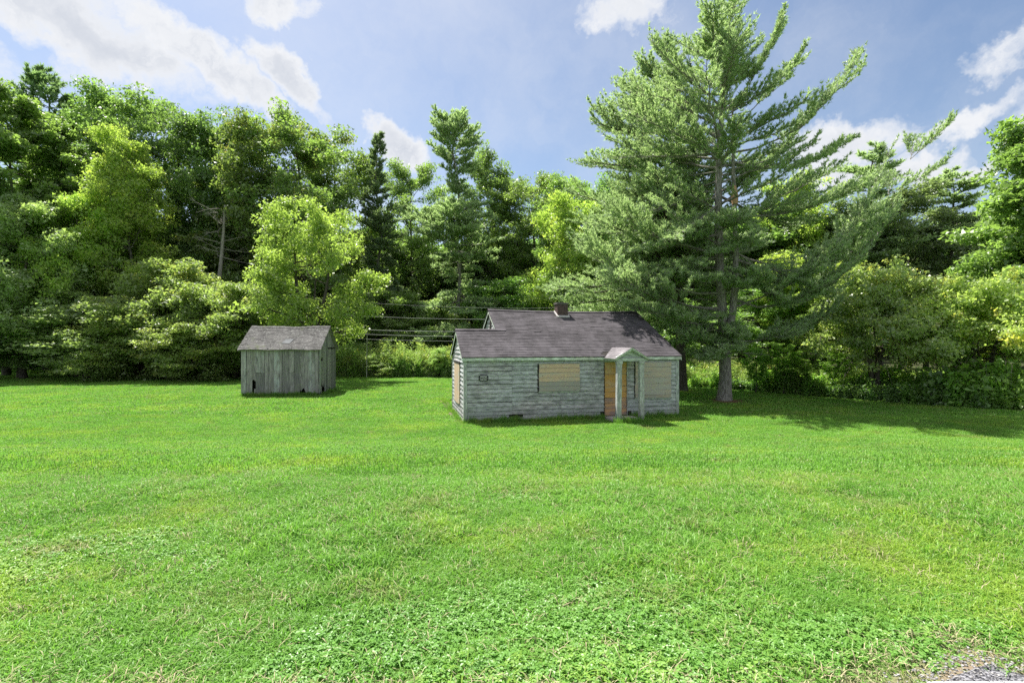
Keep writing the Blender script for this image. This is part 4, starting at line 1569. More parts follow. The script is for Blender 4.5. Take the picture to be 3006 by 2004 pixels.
# --- middle storey along the lawn edge
put(PR_MID[0], 'ash_tree', 225, 570, 43.5, 125, 'bright', 'yellow green tree with rounded lobes in front of the tall bright one', None, .7)
put(PR_MID[1], 'maple_tree', 70, 570, 41, 170, 'pale', 'pale grey green maple filling the left edge below the bright maple', None, 2.0)
put(PR_MID[1], 'hornbeam_tree', 250, 860, 41.5, 190, 'pale', 'drooping hornbeam with layered sprays under the yellow green trees', None, 4.0)
put(PR_MID[0], 'hornbeam_tree', 60, 830, 42, 170, 'ivy', 'low dark green tree at the left edge over the shaded lawn border', None, 1.0)
put(PR_BUSH[0], 'olive_shrub', 520, 768, 41.5, 165, 'olive', 'tall olive green shrub left of the snag with arching leafy sprays', None, .4, None, 'shrub')
put(PR_BUSH[1], 'olive_shrub', 420, 890, 40.5, 150, 'olive', 'spreading olive shrub in front of the taller arching one', None, 2.1, None, 'shrub')
put(PR_BUSH[0], 'olive_shrub', 690, 825, 40.5, 150, 'olive', 'dense olive shrub just left of the shed roof', None, 3.6, None, 'shrub')
put(PR_BUSH[1], 'olive_shrub', 590, 930, 39, 130, 'olive', 'low olive shrub against the left wall of the shed', None, 5.1, None, 'shrub')
put(PR_MID[0], 'maple_tree', 1690, 558, 52, 125, 'bright', 'yellow green maple standing left of the giant pine above the cottage roof', None, 1.9)
put(PR_MID[1], 'maple_tree', 1640, 780, 50, 105, 'maple', 'small leafy maple behind the cottage chimney', None, .4)
put(PR_MID[0], 'understory_tree', 1130, 850, 53, 120, 'maple', 'small green tree below the slender spruce, behind the wires', None, 3.9)
put(PR_MID[1], 'understory_tree', 1260, 880, 54, 110, 'pale', 'pale leaved small tree between spruce and ragged pine, behind the wires', None, 5.5)
put(PR_MID[0], 'understory_tree', 1480, 820, 56, 130, 'ivy', 'dark small tree behind the ridge of the low cottage wing', None, .1)
put(PR_MID[1], 'understory_tree', 1010, 905, 52, 120, 'ivy', 'dark leafy small tree beside the right roof edge of the shed', None, 4.8)
put(PR_OAK[2], 'understory_tree', 2375, 735, 35, 120, 'bright', 'bright green small tree glowing beneath the right limbs of the giant pine', None, 2.7)
put(PR_OAK[0], 'understory_tree', 2250, 800, 37, 130, 'maple', 'mid green small tree behind the lower trunk of the giant pine', None, .9)
put(PR_OAK[1], 'understory_tree', 2450, 850, 33, 110, 'maple', 'small green tree just left of the larger apple tree under the pine limbs', None, 4.2)
put(PR_MID[1], 'understory_tree', 1900, 800, 40, 130, 'ivy', 'dark small tree in the shade behind the cottage right of the chimney', None, 3.3)
for (px_, top_, Yd_, rp_, lab_) in ((2218, 1015, 29.5, 38, 'thin dark sapling in the weeds just right of the giant pine trunk'), (2300, 1000, 29.0, 45, 'leafy sapling in the weeds midway between giant pine and apple tree'),
                               (2352, 1050, 28.5, 34, 'short leaning sapling beside the left edge of the larger apple tree'), (2450, 1020, 29.5, 40, 'sapling half hidden under the left skirt of the larger apple tree')):
    put(PR_OAK[2], 'sapling', px_, top_, Yd_, rp_ * .8, 'weed', lab_, None, px_ * .7)
put(PR_BUSH[1], 'weedy_shrub', 1130, 1042, 43, 55, 'olive', 'rounded brownish shrub in the tall weeds between shed and cottage', None, 1.1, None, 'shrub')
put(PR_BUSH[0], 'weedy_shrub', 1292, 1020, 42.5, 32, 'goldenrod', 'small leafy shrub in the tall weeds beside the left corner of the cottage', None, 2.9, None, 'shrub')

# --- trees of their own
W, cr = deciduous(201, 24.0, 8.5, 5.2, 'oval', 48, 8, 80, .30, .24, .55, .26, .6)
X, Y = at(20, 45), 45.0
tag(finish_tree('maple_tree', W, cr, BARK['dark'], LM['maple'], (X, Y, 0), .5), 'tall bright leaved maple cut off by the left edge of the photo', 'tree')
W, cr = deciduous(202, 20.3, 4.0, 3.4, 'oval', 54, 8, 50, .18, .20, .46, .28, .15, lob=.5)
tag(finish_tree('elm_tree', W, cr, BARK['grey'], LM['bright'], (at(365, 45), 45, 0), 1.1), 'tall feathery yellow green tree rising in front of the dark oaks', 'tree')
W, cr = deciduous(203, 12.8, 2.8, 4.3, 'oval', 34, 9, 48, .18, .24, .42, .27, .2, stems=[(-1.0, .2, .9, 1), (1.9, -.3, .82, .85), (.6, 1.0, .8, .6)], lob=.5, fill=.15)
tag(finish_tree('locust_tree', W, cr, BARK['dark'], LM['locust'], (at(900, 38), 38, 0), .0), 'light green spreading tree with forked dark trunk right behind the shed', 'tree')
W, cr = deciduous(205, 13.8, 3.6, 2.7, 'oval', 44, 8, 70, .22, .24, .5, .24, .6)
tag(finish_tree('maple_tree', W, cr, BARK['dark'], LM['maple'], (at(3085, 27), 27, 0), 2.4), 'bright green maple cut off by the right edge of the photo', 'tree')
for (px, Yd, top, rpx, mat, sd, lab) in ((2575, 26.4, 805, 175, 'apple', 303, 'larger apple tree with a forked black trunk and yellowing tips'), (2885, 24.4, 848, 162, 'apple_b', 302, 'yellower apple tree near the right edge beside the larger forked one')):
    H = hz(top, Yd)
    Rc = rpx / FPX * Yd
    W, cr = deciduous(sd, H, 2.4, Rc, 'dome', 40, 9, 46, .140, .16, .32, .14, .35, stems=[(-.9, .1, .8, 1), (.9, -.2, .8, .95), (.1, .7, .75, .8)], droop=.3, lob=.3, elev=(0, 60))
    g = np.random.default_rng(sd + 5)
    for k in range(46):                                # bare grey twigs hanging under the skirts of the crown
        az = g.uniform(2.4, 5.6) if sd == 303 else g.uniform(3.4, 6.4)
        r = Rc * g.uniform(.35, .9)
        b = np.array([math.cos(az) * r, math.sin(az) * r, g.uniform(1.4, 2.3)])
        d = unit(np.array([math.cos(az), math.sin(az), -.5]) + g.normal(0, .5, 3))
        L = g.uniform(.5, 1.1)
        W.tube(np.array([b, b + d * L * .5 + g.normal(0, .06, 3), b + d * L + g.normal(0, .1, 3)]), np.array([.016, .010, .004]), 4)
    tag(finish_tree('apple_tree', W, cr, BARK['dark'], LM[mat], (at(px, Yd), Yd, 0), 0), lab, 'tree')

# slender spruce with a bare grey trunk on its left
W, cr = conifer(210, hz(385, 57), 4.6, 3.6, .62, 5, lambda q: (1 - q) ** .7 * (.8 + .2 * math.sin(q * 14)), 3.8, .23, .32, .095, 8, .22, e=(-22, 40), sparse=.25, dead=8)
tag(finish_tree('spruce_tree', W, cr, BARK['grey'], LM['spruce'], (at(1112, 57), 57, 0), 2.0), 'slender grey green spruce with its pale trunk showing near the top', 'tree')
# ragged pine
W, cr = conifer(211, hz(362, 55), 7.2, 4.0, .66, 5, lambda q: (.36 + .64 * (1 - q) ** .9) * (.66 + .34 * math.sin(q * 15 + .5)), 4.0, .22, .32, .10, 8, .30, e=(-20, 28), sparse=.25, dead=14)
tag(finish_tree('white_pine', W, cr, BARK['pine'], LM['pine'], (at(1345, 55), 55, 0), 1.0), 'ragged topped pine with bare side branches between spruce and cottage', 'tree')

# dead snag
W = MB(); g = np.random.default_rng(60)
Yd = 46.0
Hs = hz(600, Yd)
t = np.linspace(0, 1, 8)
W.tube(np.stack([.5 * t ** 2 + g.normal(0, .06, 8), g.normal(0, .06, 8), t * Hs - .1], 1), .30 * (1 - .72 * t), 7)
sn = empty('dead_tree', (at(640, Yd), Yd, 0), 0)
tag(sn, 'bare dead tree trunk with grey leafless branches among the shrubs', 'tree')
W.build('trunk', BARK['dead'], sn, smooth=True)
for k in range(26):
    zz = Hs * g.uniform(.62, .99)
    az = g.uniform(0, 6.28)
    L = g.uniform(1.2, 3.4)
    q = np.linspace(0, 1, 6)
    up_ = g.uniform(-.30, .55)
    B = np.stack([L * q * math.cos(az), L * q * math.sin(az), zz + up_ * L * q - g.uniform(-.2, .3) * L * q ** 2], 1) + g.normal(0, .03, (6, 3)) * q[:, None]
    W = MB().tube(B, .04 * (1 - .85 * q), 4)
    for m_ in range(5):
        s_ = g.uniform(.4, .9); b = np.array([np.interp(s_, q, B[:, j]) for j in range(3)])
        d = unit(np.array([math.cos(az), math.sin(az), .2]) + g.normal(0, .5, 3))
        W.tube(np.array([b, b + d * L * .16, b + d * L * .3]), np.array([.02, .012, .005]), 3)
    W.build('dead_branch', BARK['dead'], sn)

# ------------------------------------------------------------------ the two big pines beside the cottage
def trunk_curve(pts, n=14):
    pts = np.array(pts, float)
    q = np.linspace(0, 1, len(pts))
    qq = np.linspace(0, 1, n)
    return np.stack([np.interp(qq, q, pts[:, k]) for k in range(3)], 1)


YP = 25.2
XP = at(2125, YP)


def pp(px, py, dy=0.0):
    """point of the big pine from a photo pixel, dy metres nearer/farther than its trunk, relative to its foot"""
    Y = YP + dy
    return np.array([at(px, Y) - XP, dy, hz(py, Y)])


big = empty('white_pine', (XP, YP, 0), 0)
tag(big, 'giant pine with twin grey trunks and long limbs, right of the cottage', 'tree')
pn = Pine(401)
rg = pn.rng
main = trunk_curve([pp(2125, 1185), pp(2130, 1100), pp(2124, 960), pp(2112, 800), pp(2108, 600), pp(2112, 420), pp(2128, 220), pp(2140, 110), pp(2142, 22)], 20)
main[0, 2] = -.2
tm = np.linspace(0, 1, 20)
pn.W.tube(main, .31 * (1 - .90 * tm) * (1 + .40 * np.exp(-tm * 22)), 10)
sec = trunk_curve([pp(2128, 1000, -.1), pp(2150, 930, -.25), pp(2160, 800, -.3), pp(2157, 620, -.3), pp(2152, 470, -.2), pp(2150, 300, -.1)], 14)
t2 = np.linspace(0, 1, 14)
pn.W.tube(sec, .21 * (1 - .80 * t2), 9)
HB = main[-1, 2]


def on(curve, z):
    return np.array([np.interp(z, curve[:, 2], curve[:, k]) for k in range(3)])


# crown of the main stem: half-width at heights (m), left and right in the picture
PZ = np.array([6.0, 8.0, 10, 12, 14.6, 16.2, 17.9, 19.7])
PLF = np.array([3.4, 4.6, 5.6, 5.6, 4.4, 3.7, 2.0, .4])
PRT = np.array([4.2, 5.2, 5.0, 3.4, 2.2, 1.8, 1.2, .3])
z = 5.6
while z < HB - .3:
    for k in range(5):
        az = rg.uniform(0, 2 * math.pi)
        ca = math.cos(az)
        Lr = np.interp(z, PZ, PRT); Ll = np.interp(z, PZ, PLF)
        L = (Lr if ca > 0 else Ll) * (.70 + .30 * abs(ca)) * rg.uniform(.55, 1.12)
        f = (z - 5) / (HB - 5)
        if z > 12 and ca > .3 and rg.random() < .45:
            continue
        if z < 11.5 and math.sin(az) < -.45 and rg.random() < .62:
            continue
        if z < 11.5 and math.sin(az) > .6 and rg.random() < .4:
            continue
        ee = R(-12 + 58 * f ** 1.1 + rg.normal(0, 7 + 9 * (z < 11)))
        if z < 11 and ca > .2 and rg.random() < .15:
            continue
        src = sec if (ca > .1 and z < sec[-1, 2] - 1 and rg.random() < .5) else main
        pn.branch(on(src, z + rg.uniform(-.45, .45)), az, max(.4, L), ee, rg.uniform(.0, .14), .014 + .012 * L, 6.6, .14, .20, .36)
    z += .52 * (1 - .25 * (z / HB)) * rg.uniform(.85, 1.15)
pn.P.append(main[-2:]); pn.D.append(np.array([[0, 0, 1.], [0, 0, 1.]]))


def limb(p0, p1, r0, sag=.0, dens=5.0, start=.3, width=.26):
    """a limb from point p0 to p1"""
    v = p1 - p0
    L = np.linalg.norm(v)
    e = math.asin(v[2] / L)
    az = math.atan2(v[1], v[0])
    pn.branch(p0, az, L, e, 0.0, r0, dens, .14, start, width, True, sag)
    if L > 4:
        for f in ((.50, .62, .74, .86) if L < 8.5 else (.66, .80, .92)):
            b = p0 + v * f + np.array([0, 0, -sag * L * .3 * math.sin(f * math.pi)])
            for sg_ in (-1, 1):
                if rg.random() < .75:
                    pn.branch(b, az + sg_ * R(rg.uniform(25, 50)), L * rg.uniform(.14, .26), e + R(rg.uniform(-12, 14)), rg.uniform(0, .2), .018, 7.0, .14, .15, .36)


limb(on(sec, hz(452, YP)), pp(2545, 140, -.6), .060, .55, 3.6, .30, .15)
limb(on(sec, hz(500, YP)), pp(2430, 270, .8), .05, .5, 3.6, .36, .16)
limb(on(sec, hz(480, YP)), pp(2486, 420, -.9), .050, .45, 3.8, .38, .17)
limb(on(main, hz(345, YP)), pp(2358, 155, .2), .038, .5, 3.4, .40, .15)
limb(on(main, hz(330, YP)), pp(2298, 56, -.2), .036, .4, 3.4, .38, .15)
limb(on(main, hz(230, YP)), pp(2235, 125, -.5), .03, .2, 4.5, .3, .24)
limb(on(sec, hz(765, YP)), pp(2715, 395, .8), .070, .85, 3.2, .36, .12)
limb(on(sec, hz(790, YP)), pp(2570, 575, -.8), .07, .9, 5.0, .28, .32)
limb(on(sec, hz(640, YP)), pp(2500, 560, .9), .06, .2, 6.5, .22, .36)
limb(on(sec, hz(880, YP)), pp(2540, 670, .9), .07, .8, 5.6, .22, .36)
limb(on(sec, hz(905, YP)), pp(2460, 760, -1.6), .06, .1, 6.5, .26, .38)
limb(on(main, hz(990, YP)), pp(2420, 905, .8), .05, .5, 5.5, .3, .32)
limb(on(main, hz(1030, YP)), pp(2330, 985, -.8), .04, -.2, 5.5, .35, .36)
limb(on(main, hz(905, YP)), pp(1800, 830, -1.6), .08, .2, 6.0, .36, .32)
limb(on(main, hz(860, YP)), pp(1715, 735, -.8), .08, .35, 6.0, .36, .32)
limb(on(main, hz(950, YP)), pp(1880, 905, -2.4), .07, .2, 6.0, .40, .34)
limb(on(main, hz(740, YP)), pp(1810, 610, -1.0), .07, .3, 6.0, .34, .32)
for k in range(9):
    pn.branch(on(main, rg.uniform(2.9, 4.3)), R(rg.uniform(175, 285)), rg.uniform(1.3, 2.5), R(rg.uniform(-20, 8)), -.05, .025, 12.0, .11, .25, .42)
for k in range(7):
    pn.branch(on(main, rg.uniform(4.5, 8.5)), R(rg.uniform(200, 330)), rg.uniform(1.4, 2.8), R(rg.uniform(-18, 10)), .02, .025, 9.0, .12, .3, .40)
limb(on(main, hz(1040, YP)), pp(2068, 1055, -1.6), .05, .0, 9.0, .25, .5)
limb(on(main, hz(1030, YP)), pp(2010, 990, -1.2), .05, .0, 7.5, .3, .5)
limb(on(main, hz(1010, YP)), pp(2105, 1040, -1.9), .04, .0, 8.0, .25, .5)
pn.W.build('trunk', BARK['pine'], big, smooth=True)
V, F, T = pn.crown(9, .18, .042)
link('crown', mesh_np('crown', V, F, LM['pine'], {'tint': ('FACE', T)}), big)
# dead lower branches
g = np.random.default_rng(44)
for k in range(34):
    zz = g.uniform(2.2, 7.2)
    b = on(main, zz)
    az = g.uniform(0, 6.28)
    L = g.uniform(.9, 2.9)
    q = np.linspace(0, 1, 6)
    B = np.stack([b[0] + L * q * math.cos(az), b[1] + L * q * math.sin(az), b[2] + L * (.12 * q - g.uniform(-.05, .35) * q ** 2)], 1) + g.normal(0, .05, (6, 3)) * q[:, None]
    W = MB().tube(B, .030 * (1 - .85 * q), 4)
    for m_ in range(4):
        s_ = g.uniform(.35, .95); c_ = np.array([np.interp(s_, q, B[:, j]) for j in range(3)])
        d = unit(np.array([math.cos(az), math.sin(az), 0]) + g.normal(0, .55, 3))
        W.tube(np.array([c_, c_ + d * L * .15, c_ + d * L * .3 + g.normal(0, .04, 3)]), np.array([.013, .008, .003]), 3)
    W.build('dead_branch', BARK['dead'], big)
# torn bark with raw wood on the second stem
b = on(sec, hz(590, YP))
MB().tube(np.array([on(sec, hz(605, YP)), on(sec, hz(590, YP)), on(sec, hz(572, YP)), on(sec, hz(552, YP))]) + np.array([0, -.035, 0]), np.array([.13, .16, .15, .08]), 8).build('torn_wood', M['rawwood'], big)

# second pine behind the right corner of the cottage
Y2 = 30.4
X2 = at(2000, Y2)
pn = Pine(402)
rg = pn.rng
H2 = hz(120, Y2)
main2 = trunk_curve([(0, 0, -.2), (-.05, 0, 4), (-.25, 0, 9), (-.5, .1, 14), (-.85, .1, H2)], 16)
pn.W.tube(main2, .33 * (1 - .92 * np.linspace(0, 1, 16)) * (1 + .35 * np.exp(-np.linspace(0, 1, 16) * 20)), 9)
PZ2 = np.array([4.2, 6, 8, 10, 12, 14, 16.5, 18.8, 20.6])
PL2 = np.array([5.6, 7.2, 7.2, 6.2, 5.6, 4.7, 3.4, 1.8, .4])
z = 4.4
while z < H2 - .3:
    for k in range(7):
        az = rg.uniform(0, 2 * math.pi)
        ca = math.cos(az)
        L = np.interp(z, PZ2, PL2) * (1.0 if ca < 0 else .62) * (.72 + .28 * abs(ca)) * rg.uniform(.6, 1.1)
        f = (z - 4) / (H2 - 4)
        pn.branch(on(main2, z + rg.uniform(-.2, .2)), az, max(.4, L), R(-12 + 50 * f ** 1.1 + rg.normal(0, 7)), rg.uniform(.0, .13), .014 + .012 * L, 5.8, .16, .22, .36)
    z += .56 * rg.uniform(.85, 1.15)
sp = empty('white_pine', (X2, Y2, 0), 0)
tag(sp, 'broad dense pine behind the right corner of the cottage, left of the giant', 'tree')
pn.W.build('trunk', BARK['dark'], sp, smooth=True)
V, F, T = pn.crown(9, .20, .046)
link('crown', mesh_np('crown', V, F, LM['pine'], {'tint': ('FACE', T)}), sp)

# ------------------------------------------------------------------ posts and wires
o = MB().tube([(0, 0, -.2), (.02, 0, 1.6), (.04, 0, 3.75)], [.032, .030, .026], 7).build('stake', M['stake'])
o.location = (at(1076, 41.5), 41.5, 0)
tag(o, 'thin pale stake standing in the weeds under the wires', 'stake')
for (x1_, p1_, x2_, p2_, th, lab) in ((1080, 889, 1700, 905, .010, 'faint topmost wire in front of the dark wood behind the cottage'),
                              (1073, 928, 1400, 937, .016, 'second wire from the top crossing the gap towards the main roof'),
                              (980, 964, 1333, 973, .022, 'thickest wire, meeting the low wing at its roof ridge'),
                              (980, 977, 1333, 987, .020, 'wire just below the thickest one in the gap beside the shed'),
                              (980, 991, 1333, 1001, .014, 'lowest thin wire passing the pale stake')):
    Yw = 40.8
    z1_, z2_ = hz(p1_, Yw), hz(p2_, Yw)
    xa, xb = at(x1_, Yw), at(x2_, Yw)
    k = (z2_ - z1_) / (xb - xa)
    X = np.linspace(-30, 34, 24)
    Z = z1_ + k * (X - xa) * np.where(X > xb, .6, 1.0) + np.where(X > xb, .4 * 0, 0)
    Z = z1_ + k * np.minimum(X - xa, 12) + .0022 * ((X - (xa + xb) / 2) ** 2 - ((xb - xa) / 2) ** 2)
    o = MB().tube(np.stack([X, np.full_like(X, Yw), Z], 1), np.full_like(X, th * .6), 5).build('overhead_wire', M['wire'])
    tag(o, lab, 'wire', 'overhead wires behind the shed and cottage')

# ------------------------------------------------------------------ scatter with geometry nodes
def proto_obj(name, me):
    return bpy.data.objects.new(name, me)


def scatter(name, P, rot, scl, kid, protos, label, kind='stuff'):
    me = bpy.data.meshes.new(name)
    me.vertices.add(len(P))
    me.vertices.foreach_set('co', np.asarray(P, np.float32).ravel())
    a = me.attributes.new('rot', 'FLOAT_VECTOR', 'POINT'); a.data.foreach_set('vector', np.asarray(rot, np.float32).ravel())
    a = me.attributes.new('scl', 'FLOAT_VECTOR', 'POINT'); a.data.foreach_set('vector', np.asarray(scl, np.float32).ravel())
    a = me.attributes.new('kid', 'INT', 'POINT'); a.data.foreach_set('value', np.asarray(kid, np.int32))
    o = link(name, me)
    tag(o, label, None, None, kind)
    ng = bpy.data.node_groups.new(name, 'GeometryNodeTree')
    ng.interface.new_socket('Geometry', in_out='INPUT', socket_type='NodeSocketGeometry')
    ng.interface.new_socket('Geometry', in_out='OUTPUT', socket_type='NodeSocketGeometry')
    gi = ng.nodes.new('NodeGroupInput'); go = ng.nodes.new('NodeGroupOutput')
    jn = ng.nodes.new('GeometryNodeJoinGeometry')

    def attr(nm, typ):
        n = ng.nodes.new('GeometryNodeInputNamedAttribute'); n.data_type = typ; n.inputs['Name'].default_value = nm
        return n.outputs['Attribute']
    ar, as_, ak = attr('rot', 'FLOAT_VECTOR'), attr('scl', 'FLOAT_VECTOR'), attr('kid', 'INT')
    for k, pr in enumerate(protos):
        oi = ng.nodes.new('GeometryNodeObjectInfo'); oi.inputs['Object'].default_value = pr
        iop = ng.nodes.new('GeometryNodeInstanceOnPoints')
        cmp_ = ng.nodes.new('FunctionNodeCompare'); cmp_.data_type = 'INT'; cmp_.operation = 'EQUAL'
        ng.links.new(ak, cmp_.inputs[2]); cmp_.inputs[3].default_value = k
        ng.links.new(gi.outputs[0], iop.inputs['Points'])
        ng.links.new(cmp_.outputs[0], iop.inputs['Selection'])
        ng.links.new(oi.outputs['Geometry'], iop.inputs['Instance'])
        ng.links.new(ar, iop.inputs['Rotation']); ng.links.new(as_, iop.inputs['Scale'])
        ng.links.new(iop.outputs[0], jn.inputs[0])
    ng.links.new(jn.outputs[0], go.inputs[0])
    md = o.modifiers.new('scatter', 'NODES'); md.node_group = ng
    return o


def tuft(seed, n, rad, h0, h1, w, bend=.5, mat=None, name='tuft'):
    g = np.random.default_rng(seed)
    r = rad * np.sqrt(g.random(n)); a = g.uniform(0, 6.283, n)
    base = np.stack([r * np.cos(a), r * np.sin(a), np.full(n, -.012)], 1)
    h = g.uniform(h0, h1, n)
    az = g.uniform(0, 6.283, n)
    b = bend * g.uniform(.15, 1.2, n)
    d = np.stack([np.cos(az), np.sin(az), np.zeros(n)], 1)
    side = np.stack([-np.sin(az), np.cos(az), np.zeros(n)], 1)
    tw = g.normal(0, .5, n)[:, None]
    side = unit(side + d * tw)
    ww = (w * g.uniform(.6, 1.3, n))[:, None]
    up = np.array([0, 0, 1.0])
    p1 = base + up * (h * .5)[:, None] + d * (h * b * .18)[:, None]
    p2 = base + up * (h * (.86 - .18 * b))[:, None] + d * (h * b * .52)[:, None]
    p3 = base + up * (h * (1.0 - .42 * b))[:, None] + d * (h * b * 1.0)[:, None]
    V = np.stack([base - side * ww * .4, base + side * ww * .4, p1 - side * ww * .5, p1 + side * ww * .5, p2 - side * ww * .38, p2 + side * ww * .38, p3], 1).reshape(-1, 3)
    i = np.arange(n) * 7
    F4 = np.concatenate([np.stack([i, i + 1, i + 3, i + 2], 1), np.stack([i + 2, i + 3, i + 5, i + 4], 1)])
    F3 = np.stack([i + 4, i + 5, i + 6], 1)
    t = g.random(n)
    return proto_obj(name, mesh_np(name, V, [F4, F3], mat or GRASS, {'tint': ('FACE', np.concatenate([t, t, t]))}, True))


def clover(seed, n, rad, size, hh):
    g = np.random.default_rng(seed)
    V, F, T = [], [], []
    c = 0
    for k in range(n):
        r = rad * math.sqrt(g.random()); a = g.uniform(0, 6.283)
        p = np.array([r * math.cos(a), r * math.sin(a), g.uniform(.35, 1.0) * hh])
        nrm = unit(np.array([0, 0, 1.0]) + g.normal(0, .35, 3))
        x = unit(np.cross(nrm, g.normal(0, 1, 3))); y = np.cross(nrm, x)
        s = size * g.uniform(.6, 1.2)
        t0 = g.random() * .9
        V += [p * (1, 1, 0) + (0, 0, -.01), p * (1, 1, 0) + (.003, 0, -.01), p]
        F.append((c, c + 1, c + 2, c + 2)); c += 3
        T.append(t0 * .4)
        for j in range(3):
            aa = j * 2.094 + g.normal(0, .12)
            d = x * math.cos(aa) + y * math.sin(aa); e = np.cross(nrm, d)
            V += [p, p + d * s * .6 + e * s * .42 + nrm * s * .08, p + d * s * 1.02 - nrm * s * .10, p + d * s * .6 - e * s * .42 + nrm * s * .08]
            F.append((c, c + 1, c + 2, c + 3)); c += 4
            T.append(t0)
    F3 = [f[:3] for f in F if f[2] == f[3]]
    F4 = [f for f in F if f[2] != f[3]]
    T3 = [t for f, t in zip(F, T) if f[2] == f[3]]
    T4 = [t for f, t in zip(F, T) if f[2] != f[3]]
    return proto_obj('clover', mesh_np('clover', np.array(V), [np.array(F4), np.array(F3)], CLOVER, {'tint': ('FACE', T4 + T3)}))


def in_house(x, y, pad=.0):
    c, s = math.cos(HY), math.sin(HY)
    u = (x - HX) * c + (y - HD) * s
    r = -(x - HX) * s + (y - HD) * c
    a = (u > -pad) & (u < HL + pad) & (r > -pad) & (r < MD + pad)
    a |= (u > 5.25 - pad) & (u < 6.32 + pad) & (r > -1.1 - pad) & (r < .1)
    c, s = math.cos(SY), math.sin(SY)
    u = (x - SX) * c + (y - SD) * s
    r = -(x - SX) * s + (y - SD) * c
    return a | ((u > -pad) & (u < SW + pad) & (r > -pad) & (r < SDP + pad))


g = np.random.default_rng(500)


def field(y0, y1, n, power=1.0, margin=1.04):
    """points over the lawn seen between the depths y0 and y1, evenly by area"""
    u = g.random(n)
    y = np.sqrt(y0 ** 2 + u * (y1 ** 2 - y0 ** 2)) if power == 1.0 else y0 + (y1 - y0) * u ** power
    x = g.uniform(-1, 1, n) * (y * margin + 4.5)
    keep = (y > road_edge(x) + g.normal(0, .03, n)) & ~in_house(x, y, .02) & ~(in_house(x, y, .22) & (g.random(n) < .6)) & (edge_y(x, y) < .5)
    r2 = (x - XP) ** 2 + (y - YP) ** 2
    keep &= (r2 > .75 + g.random(n) * 1.2)
    r2 = (x - X2) ** 2 + (y - Y2) ** 2
    keep &= (r2 > .6 + g.random(n) * .8)
    x, y = x[keep], y[keep]
    return x, y


def rots(n, tilt=.12):
    return np.stack([g.normal(0, tilt, n), g.normal(0, tilt, n), g.uniform(0, 6.283, n)], 1)


# prototypes: near turf, coarse blades, straw, clover, middle and far turf
T_near = [tuft(1, 42, .11, .030, .080, .0054, 1.0), tuft(2, 36, .11, .035, .10, .0062, 1.2), tuft(3, 22, .10, .06, .16, .0085, 1.2), tuft(4, 42, .11, .025, .065, .0050, 1.5),
          tuft(5, 10, .10, .04, .12, .005, 1.5, STRAW)]
T_clov = [clover(6, 16, .10, .024, .060), clover(7, 20, .10, .018, .05)]
T_mid = [tuft(11, 90, .26, .04, .085, .010, .7), tuft(12, 90, .26, .045, .10, .011, .9), tuft(13, 60, .26, .05, .12, .012, 1.0)]
T_far = [tuft(21, 170, .75, .05, .10, .026, .7), tuft(22, 170, .75, .05, .11, .028, .9)]

x, y = field(2.0, 7.5, 56000)
n = len(x)
m1 = fbm(x * .9 + 9, y * .9, 71)
m2 = fbm(x * 1.6, y * 1.6 + 5, 72)
clv = (fbm(x * .75 + 3, y * .75 + 8, 73) + .55 * np.exp(-((x + .15) / 1.1) ** 2 - ((y - 2.5) / .8) ** 2) + .3 * np.exp(-((x - 1.0) / .8) ** 2 - ((y - 3.2) / .5) ** 2)) > .72
rr = g.random(n)
q_ = g.random(n) * .9 + m2 * .6 - .3
kid = np.where((m1 > .50) & (g.random(n) < .14 + .4 * (m1 - .5)), 2, np.where(q_ > .55, 1, np.where(q_ > .27, 0, 3)))
kid = np.where(rr < .06, 4, kid)
kid = np.where(clv & (rr > .62 - .25 * (y < 3.1)) & (rr < .93), 5 + (g.random(n) < .45), kid)
sc_ = g.uniform(.7, 1.2, n) * (.80 + .3 * m1) * np.clip(.62 + (y - 2) * .22, .62, 1.0)
ed_ = y - road_edge(x)
kid = np.where((ed_ < .22) & (g.random(n) < .55), 4, kid)
S = np.stack([np.full(n, 1.0), np.full(n, 1.0), sc_], 1)
S[(ed_ < .12) & (g.random(n) < .5)] *= .45
scatter('grass', np.stack([x, y, ground_z(x, y)], 1), rots(n, .10), S, kid, T_near + T_clov, 'long grass with clover and straw on the bank near the camera')
x, y = field(7.0, 20, 36000)
n = len(x)
m1 = fbm(x * .5 + 9, y * .5, 71)
bst = np.exp(-((y - 8.0) / 1.6) ** 2) * .35
S = np.stack([np.ones(n), np.ones(n), (.62 + .5 * m1 + bst) * g.uniform(.8, 1.2, n)], 1)
scatter('grass', np.stack([x, y, ground_z(x, y)], 1), rots(n, .06), S, g.integers(0, 3, n), T_mid, 'mown grass across the middle of the lawn')
x, y = field(19, 54, 27000)
n = len(x)
S = np.stack([np.ones(n), np.ones(n), (.55 + .5 * fbm(x * .3, y * .3, 71)) * g.uniform(.8, 1.2, n)], 1)
scatter('grass', np.stack([x, y, ground_z(x, y)], 1), rots(n, .03), S, g.integers(0, 2, n), T_far, 'mown grass of the far lawn round the shed and cottage')

